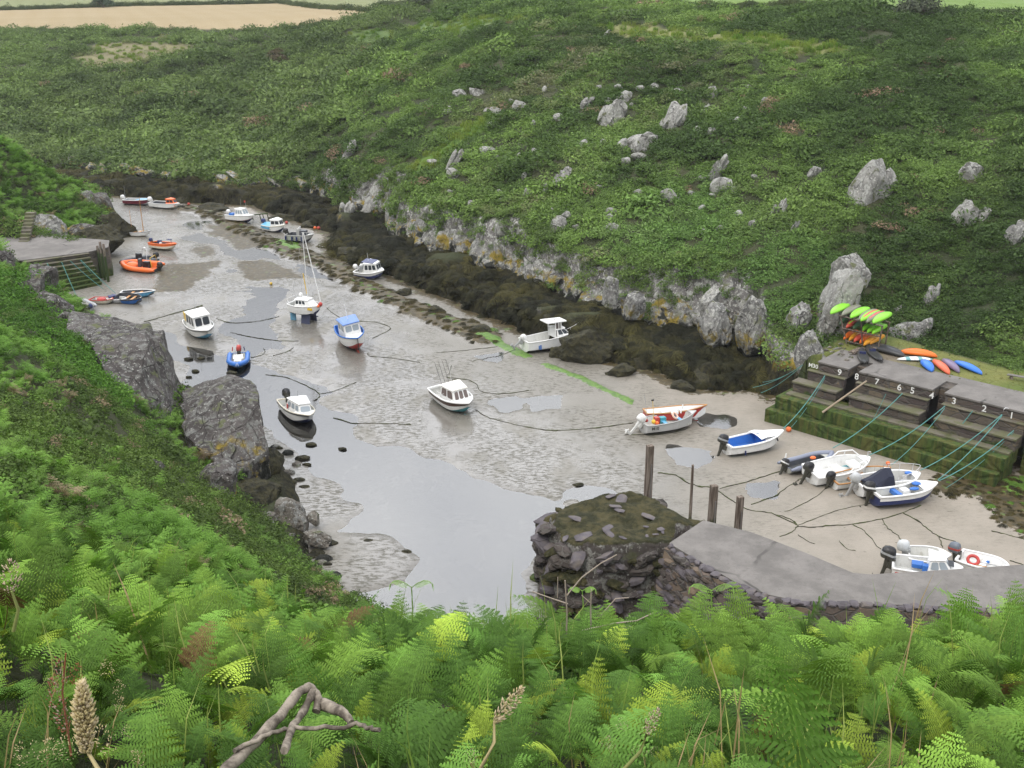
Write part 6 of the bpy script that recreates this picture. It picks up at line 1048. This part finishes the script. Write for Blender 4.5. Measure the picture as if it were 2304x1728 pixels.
CHN = [('weedy chain lying right of the yacht, bending towards the blue roofed boat', ((735, 693), (765, 715), (800, 722), (850, 726), (878, 737), (866, 748), (838, 762)), .05), ('chain from the wheelhouse boat with the yellow board, running right past two gaps', ((486, 716), (520, 725), (560, 724), (600, 718), (628, 711)), .045), ('straight chain below it in open water', ((519, 747), (560, 756), (620, 765), (672, 767)), .045),
       ('thick weed rope running from the left shore up to the yellow board boat', ((325, 725), (352, 718), (392, 706), (430, 696), (455, 688)), .09), ('short curl of chain beside the blue inflatable', ((566, 803), (590, 798), (596, 790), (593, 783)), .04), ('forked brown weed strand right of the blue inflatable', ((613, 800), (640, 793), (655, 786), (660, 781)), .05),
       ('long chain from open sand to the cuddy boat near the prow rock', ((596, 842), (640, 847), (668, 857), (700, 872), (718, 884), (716, 895), (705, 900)), .05), ('thin chain leading right from that cuddy boat', ((720, 885), (760, 877), (802, 860)), .035), ('long weedy line across the sand below the cuddy boat', ((750, 938), (790, 950), (840, 953), (890, 954), (925, 956)), .06),
       ('chain trailing from the blue roofed boat to the right', ((826, 795), (835, 802), (880, 806), (920, 812), (945, 816)), .05), ('chain from under the cabin boat with rods, long towards the post', ((1070, 922), (1095, 938), (1112, 944), (1160, 956), (1240, 968), (1330, 964), (1425, 952)), .045), ('curved chain above the cabin boat with rods', ((1008, 850), (1052, 856), (1072, 866), (1085, 882), (1130, 887), (1190, 879)), .05),
       ('short tangled chain joining the curved one', ((1015, 822), (1012, 838), (1005, 850), (1030, 856)), .04), ('upper straight cable from the green algae strip', ((985, 794), (1050, 788), (1120, 780)), .035), ('lower straight cable from the green algae strip', ((1065, 812), (1110, 802), (1160, 790)), .035), ('chain looping below the grey M10 boat', ((1405, 978), (1430, 978), (1480, 978), (1520, 972), (1552, 962)), .04),
       ('weed covered chain passing behind the posts', ((1480, 1064), (1520, 1070), (1545, 1085), (1575, 1095), (1602, 1098), (1640, 1122), (1680, 1146), (1720, 1152), (1750, 1161), (1792, 1182)), .06), ('chain from the thick post to the left of the slate dinghy', ((1618, 1100), (1680, 1084), (1740, 1066), (1790, 1050)), .055), ('chain from the walkway corner up to the railed white boat', ((1690, 1135), (1740, 1115), (1790, 1085), (1800, 1078), (1822, 1080)), .05),
       ('thick green chain curving from the walkway edge', ((1755, 1207), (1780, 1198), (1793, 1185), (1785, 1172), (1765, 1163), (1745, 1159)), .06), ('long weedy ground chain with branches across the near sand', ((1793, 1185), (1830, 1187), (1870, 1183), (1920, 1179), (1984, 1168), (2035, 1152), (2072, 1138)), .06), ('branch chain dropping to the black outboard behind the walkway', ((1918, 1180), (1945, 1195), (1965, 1220), (1985, 1240), (1998, 1256)), .055),
       ('branch chain dropping to the hidden white boat', ((1985, 1169), (2000, 1190), (2020, 1205), (2040, 1230)), .05), ('branch chain dropping to the white dinghy', ((2030, 1154), (2065, 1172), (2090, 1192), (2110, 1207), (2150, 1219)), .055), ('short spur of chain near the white dinghy', ((2112, 1208), (2117, 1220), (2121, 1232)), .05), ('faint chain slanting up to the low white boat', ((1768, 1152), (1800, 1138), (1830, 1120), (1860, 1100), (1874, 1086)), .04), ('faint chain joining the ground chain from above', ((1798, 1182), (1840, 1165), (1900, 1145), (1960, 1133)), .035),
       ('thin stick like chain on the sand nearest the walkway', ((1797, 1203), (1812, 1215), (1833, 1224)), .035), ('second stick like chain right of it', ((1888, 1217), (1905, 1235), (1925, 1239)), .03), ('weedy chain at the right edge of the sand', ((2232, 1195), (2260, 1203), (2304, 1215), (2340, 1225)), .05), ('chain at the bow of the white dinghy', ((2272, 1262), (2304, 1272), (2340, 1285)), .05)]
for lb, pts, r_ in CHN: chain(lb, pts, r_)
for lb, px, py, r_, mt in (('red float on the sand before the navy wheelhouse boats', 645, 504, .2, RED), ('orange float at the bow of the aluminium workboat', 709, 516, .2, ORG), ('red float right of the workboat, beside an orange one', 717, 517, .22, RED), ('large pale float with an orange foot by the far weed', 729, 516, .3, CRM), ('yellow float alone in the shallow stream', 610, 640, .16, YEL), ('red float near the orange cuddy boat on the spit', 425, 462, .2, RED), ('small orange float at the foot of the quay', 1774, 971, .2, ORG)):
    p = un(px, py); z = max(sandz(p.x, p.y), -.04); mb = MB(); mb.ball((p.x, p.y, z+r_*.85), r_, mt, 10); o = mb.build('mooring_float'); tag(o, lb, 'float'); m2 = MB(); m2.torus((p.x, p.y, z+r_*1.9), r_*.22, r_*.08, BLK, (1, 0, 0), 10); m2.build('eye', o)
p = un(587, 495); mb = MB(); mb.tube([(p.x-1.2, p.y, .65), (p.x+1.0, p.y, .85)], .07, M_POST, 6)
for dx in (-1.1, -.1, .3, .9): mb.tube([(p.x+dx, p.y, .7), (p.x+dx+.1, p.y+.1, -.1)], .06, M_POST, 6)
tag(mb.build('timber_trestle'), 'dark low timber trestle at the stern of the blue covered wheelhouse boat', 'trestle')
# ------------------------------------------------------------------ single shrubs that stand out on the skyline and slope
def shrub(label, px, py, w, h, col, seed, name='shrub', Y=None):
    p = unY(px, py, Y) if Y else hit(px, py); s = pxm(p); p.z = float(terrain(p.x, p.y))-.1; e = empty(name, p, 0, label, 'shrub'); R = random.Random(seed); V, Fc, Pv = [], [], []
    for i in range(10):
        a = R.uniform(0, 6.28); q = R.random(); c = Vector((math.cos(a)*w*s*.32*(1-q*.7), math.sin(a)*w*s*.3*(1-q*.7), h*s*(.25+.5*q))); v, f, pv = clump(seed*20+i, 170, .13); k = w*s*.24*(1.25-q*.5); o = len(V); V += [tuple(c+Vector(x)*k) for x in v]; Fc += [tuple(o+j for j in g) for g in f]; Pv += pv
    m = NM('foliage_%d' % seed, .8, .1); a_ = m.attr('pv'); m.set(col=m.mix(a_.outputs['Fac'], tuple(c*.6 for c in col), tuple(c*1.35 for c in col))); me = bpy.data.meshes.new('crown'); me.from_pydata(V, [], Fc); t = me.attributes.new('pv', 'FLOAT', 'FACE'); t.data.foreach_set('value', np.array(Pv, np.float32)); me.materials.append(m.m)
    o = bpy.data.objects.new('crown', me); COL.objects.link(o); o.parent = e; mb = MB(); mb.tube([(0, 0, -.3), (.05*w*s, 0, h*s*.3), (0, 0, h*s*.7)], [.04*w*s, .03*w*s, .015*w*s], M_POST, 6)
    for k in range(4): a = k*1.6; mb.tube([(0, 0, h*s*.2), (math.cos(a)*w*s*.25, math.sin(a)*w*s*.25, h*s*.55)], [.02*w*s, .01*w*s], M_POST, 5)
    mb.build('trunk', e)
shrub('russet brown rounded bush standing out in the dark woods', 626, 150, 52, 46, (.105, .088, .052), 1); shrub('pointed grey green thorn bush on the skyline at the upper right', 2068, 48, 96, 62, (.085, .10, .065), 2)
shrub('left of two small dark bushes on the edge of the green field', 2142, 38, 24, 20, (.06, .09, .04), 3); shrub('right of two small dark bushes on the edge of the green field', 2173, 38, 20, 20, (.06, .09, .04), 4); shrub('dark round bush at the far side of the tan hay field', 232, 17, 48, 20, (.05, .075, .045), 5); shrub('long low dark hedge bush between the hay field and the skyline', 950, 16, 60, 24, (.06, .075, .04), 6)
# far hedge banks between the fields
X, Y = [], []
for (x0, y0, Ya), (x1, y1, Yb), n in (((-300, 30, 0), (0, 23, 0), 160), ((0, 23, 0), (300, 13, 0), 180), ((300, 13, 0), (640, 7, 0), 190), ((640, 7, 0), (850, 26, 0), 130), ((1540, 8, 186), (1980, 20, 170), 330), ((2000, 30, 168), (2420, 44, 160), 260), ((860, 12, 0), (1200, 4, 0), 220)):
    t = np.linspace(0, 1, n); a, c = (unY(x0, y0, Ya), unY(x1, y1, Yb)) if Ya else (hit(x0, y0), hit(x1, y1)); X.append(a.x+(c.x-a.x)*t+rng.normal(0, .9, n)); Y.append(a.y+(c.y-a.y)*t+rng.normal(0, .9, n))
X, Y = np.concatenate(X), np.concatenate(Y); Z = terrain(X, Y); n = len(X); s = .45+.0026*Y*np.exp(rng.normal(0, .3, n)); c = lerpc((.050, .072, .035), (.095, .115, .055), rng.random(n)); scatter('hedge_banks', 'shrub_sprays', np.stack([X, Y, Z-.1], 1), rots(n), np.stack([s, s, s], 1), c, rng.integers(0, 6, n))
# ------------------------------------------------------------------ things close to the lens
M_DEADW = NM('bleached_wood', .85, .2); q = M_DEADW; g_ = q.noise(14, 5, .65, vec=q.co(True), stretch=(1, 1, .2)); q.set(col=q.mix(q.mr(g_, .35, .65), (.08, .066, .052), (.29, .25, .20))).bump(g_, .9, .012); M_DEADW = q.m
def fg(px, py, Y): return unY(px, py, Y)
lg_ = empty('dead_branch', fg(560, 1690, 3.3), 0, 'twisted bleached dead branch lying in the bracken', 'branch'); o0 = lg_.location.copy()
def wob(pts, k=.012): return [p+Vector((rr.gauss(0, k), rr.gauss(0, k), rr.gauss(0, k)))-o0 for p in pts]
def smooth(P):
    for _ in range(4): P = [P[0]]+[(P[i-1]+P[i]*2+P[i+1])/4 for i in range(1, len(P)-1)]+[P[-1]]
    return P
def dense(pts, n=6): return [pts[i].lerp(pts[i+1], k/n) for i in range(len(pts)-1) for k in range(n)]+[pts[-1]]
mb = MB(); P = dense([fg(500, 1740, 3.1), fg(575, 1670, 3.3), fg(640, 1600, 3.5), (fg(672, 1555, 3.6)), fg(700, 1545, 3.65), fg(716, 1570, 3.6), fg(712, 1600, 3.55)]); P = smooth(P); mb.tube(wob(P, .0012), [.022*(1-.3*i/len(P))*(1+.10*math.sin(i*.9)+.06*math.sin(i*2.3)) for i in range(len(P))], M_DEADW, 10); mb.build('limb', lg_)
mb = MB(); P = dense([fg(640, 1690, 3.2), fg(655, 1640, 3.4), fg(690, 1590, 3.55), fg(705, 1552, 3.62)]); P = smooth(P); mb.tube(wob(P, .001), [.015+.002*math.sin(i*1.3) for i in range(len(P))], M_DEADW, 8); mb.build('second_limb', lg_); mb = MB(); P = dense([fg(725, 1585, 3.6), fg(770, 1600, 3.5), fg(790, 1625, 3.45)]); P = smooth(P); mb.tube(wob(P, .002), [.026-.012*i/12 for i in range(13)], M_DEADW, 8); mb.build('broken_stub', lg_); mb = MB(); mb.tube(wob(dense([fg(525, 1690, 3.2), fg(600, 1652, 3.3), fg(660, 1640, 3.4), fg(800, 1632, 3.4), fg(850, 1640, 3.3)]), .004), .009, M_DEADW, 5); mb.build('twig', lg_)
STRAW = paint('straw', (.50, .41, .20), .8, .2); STEMG = paint('grass stem', (.22, .25, .07), .8, .1); BUFF = paint('buff seed head', (.56, .46, .29), .85, .2); DOCK = paint('dock seed', (.26, .07, .03), .85, .2); SEEDP = paint('pinkish seed head', (.36, .25, .20), .85, .2)
def head(mb, p, d, L, w, n, mats, seed):
    r = random.Random(seed); d = Vector(d).normalized()
    for i in range(n):
        t = r.random(); a = r.uniform(0, 6.28); s = d.orthogonal(); s.rotate(Matrix.Rotation(a, 3, d)); rr_ = w*(math.sin(math.pi*min(1, t*.85+.12))**.8)*r.uniform(.3, 1); c = p+d*L*t+s*rr_; e = (d+s*.55).normalized(); l = min(L, .09)*r.uniform(.07, .13); b_ = e.orthogonal().normalized()*l*.2; c2 = e.cross(b_).normalized()*l*.2; m_ = r.choice(mats)
        mb.add([c-e*l*.4, c+b_, c+c2, c-b_, c-c2, c+e*l*.6], [(0, 2, 1), (0, 3, 2), (0, 4, 3), (0, 1, 4), (5, 1, 2), (5, 2, 3), (5, 3, 4), (5, 4, 1)], m_, True)
def grass(label, base, tip, hd, L, w, n, mats, seed, clusters=()):
    a, c = fg(*base), fg(*tip); o = empty('seeding_grass', a, 0, label, 'grass stalk'); mid = a.lerp(c, .55)+Vector((.01, 0, 0)); mb = MB(); mb.tube([Vector(), mid-a, c-a], [.0035, .003, .002], STEMG if n < 150 else STRAW, 5); mb.build('stalk', o); mb = MB(); head(mb, c-a, hd, L, w, n, mats, seed)
    for i, (q, l, ww) in enumerate(clusters): q = fg(*q); head(mb, q-a, (rr.uniform(-.5, .5), 0, 1), l, ww, 45, mats, seed+i+1)
    mb.build('seed_head', o)
grass('large pale seed head of grass nearest the lens at the lower left', (215, 1800, .95), (196, 1690, .98), (.06, .02, 1), .088, .0085, 620, [STRAW, BUFF, STRAW], 1, [((250, 1520, 1.), .02, .007), ((262, 1560, 1.), .018, .006), ((266, 1600, 1.), .02, .006), ((110, 1715, .95), .03, .010), ((170, 1700, .95), .028, .010), ((250, 1690, .95), .034, .011), ((290, 1660, .98), .016, .006), ((320, 1720, .95), .02, .006), ((70, 1715, .9), .025, .011)])
grass('drooping pale seed head in the middle of the foreground bracken', (1082, 1728, 1.5), (1112, 1622, 1.52), (.62, .1, .78), .078, .0105, 170, [BUFF, STRAW], 20)
grass('branched brownish seed head on a bent stalk, right of the middle', (1395, 1740, 1.5), (1455, 1650, 1.5), (.35, .1, .9), .05, .009, 110, [BUFF, SEEDP], 40, [((1405, 1640, 1.5), .022, .009), ((1360, 1680, 1.5), .022, .009), ((1452, 1660, 1.5), .02, .009), ((1380, 1690, 1.5), .016, .007), ((1440, 1700, 1.5), .02, .010), ((1475, 1700, 1.5), .016, .009)])
grass('squat brownish seed head at the bottom edge, left of the drooping one', (1060, 1790, 1.5), (1060, 1716, 1.5), (.1, 0, 1), .026, .011, 60, [SEEDP, BUFF], 60); grass('faded seed head at the left edge above the dock', (30, 1420, 1.6), (26, 1330, 1.6), (.15, 0, 1), .06, .014, 90, [SEEDP, BUFF], 70)
a = fg(160, 1700, 2.2); o = empty('dock_plant', a, 0, 'rusty red dock seed spike on the left', 'dock'); mb = MB(); mb.tube([Vector(), fg(140, 1560, 2.2)-a, fg(148, 1470, 2.2)-a], [.003, .0025, .002], DOCK, 5); mb.build('stalk', o); mb = MB(); head(mb, fg(152, 1650, 2.2)-a, (-.12, 0, 1), .16, .018, 150, [DOCK, SEEDP, DOCK], 80); head(mb, fg(138, 1545, 2.2)-a, (.1, 0, 1), .08, .014, 60, [DOCK, SEEDP], 81); head(mb, fg(170, 1540, 2.2)-a, (.2, 0, 1), .06, .012, 50, [DOCK], 82); head(mb, fg(128, 1510, 2.2)-a, (0, 0, 1), .04, .010, 30, [DOCK], 83); mb.build('seed_spike', o)
FGRN = paint('young bracken green', (.17, .30, .055), .7, .1)
for lb, px, yb, yt, Y in (('young bracken shoot with two uncurling arms, alone against the water', 926, 1420, 1322, 8.5), ('young bracken shoot with two uncurling arms, against the breakwater stones', 1600, 1430, 1330, 8.2), ('small uncurling bracken shoot among the grey twigs', 1310, 1390, 1330, 8.8)):
    a, c = fg(px, yb, Y), fg(px, yt, Y); o = empty('bracken_shoot', a, 0, lb, 'fern'); h = (c-a).length; mb = MB(); mb.tube([Vector(), (c-a)*.5+Vector((.01, 0, 0)), c-a], [.009, .007, .005], FGRN, 6); mb.build('stem', o); mb = MB()
    for s_ in (-1, 1):
        P = [c-a+Vector((s_*h*x, 0, h*z)) for x, z in ((0, 0), (.12, .10), (.24, .16), (.34, .15), (.40, .09), (.41, .02))]; mb.tube(P, [.004, .004, .003, .003, .003, .002], FGRN, 5)
        for i, p in enumerate(dense(P, 5)[3:]):
            for y in (-1, 1):
                l = .022+.014*math.sin(i*.3); q_ = p+Vector((s_*.012, y*l, -l*.9)); mb.add([p, p+Vector((s_*.006, 0, -.002)), q_+Vector((s_*.003, 0, 0)), q_-Vector((s_*.002, 0, 0))], [(0, 1, 2, 3)], FGRN)
    mb.build('uncurling_arms', o)
TW = paint('grey bark', (.34, .28, .23), .85, .3); a = fg(1275, 1440, 8.3); o = empty('bare_twigs', a, 0, 'bare grey twigs sticking out of the bracken before the breakwater', 'twigs')
for P, r_ in (([(1275, 1430, 8.3), (1276, 1380, 8.3), (1272, 1305, 8.3)], .016), ([(1276, 1338, 8.3), (1310, 1300, 8.3), (1352, 1268, 8.25), (1388, 1248, 8.25)], .013), ([(1276, 1360, 8.3), (1240, 1345, 8.3), (1196, 1330, 8.3)], .012), ([(1330, 1420, 8.3), (1330, 1370, 8.3), (1328, 1322, 8.3)], .015), ([(1330, 1360, 8.3), (1310, 1335, 8.3)], .008), ([(1255, 1345, 8.3), (1252, 1300, 8.3)], .008), ([(1310, 1420, 8.2), (1380, 1402, 8.2), (1430, 1396, 8.2), (1470, 1380, 8.2)], .014), ([(1355, 1385, 8.3), (1385, 1348, 8.3), (1413, 1344, 8.3)], .009)):
    mb = MB(); mb.tube([fg(*p)-a+Vector((rr.gauss(0, .006), 0, rr.gauss(0, .006))) for p in P], [r_*.55*(1-.5*i/len(P)) for i in range(len(P))], TW, 6); mb.build('twig', o)

# ------------------------------------------------------------------ the damp air of an overcast day
hm_ = bpy.data.materials.new('haze'); hm_.use_nodes = True; t_ = hm_.node_tree; [t_.nodes.remove(n) for n in list(t_.nodes) if n.type == 'BSDF_PRINCIPLED']; pv = t_.nodes.new('ShaderNodeVolumePrincipled'); pv.inputs['Color'].default_value = (.92, .95, 1, 1); pv.inputs['Density'].default_value = .00013
t_.links.new(pv.outputs[0], [n for n in t_.nodes if n.type == 'OUTPUT_MATERIAL'][0].inputs['Volume']); mb = MB(); mb.box((0, 2050, 18), (4600, 2250, 22), hm_); hz = mb.build('haze'); hz['kind'] = 'stuff'
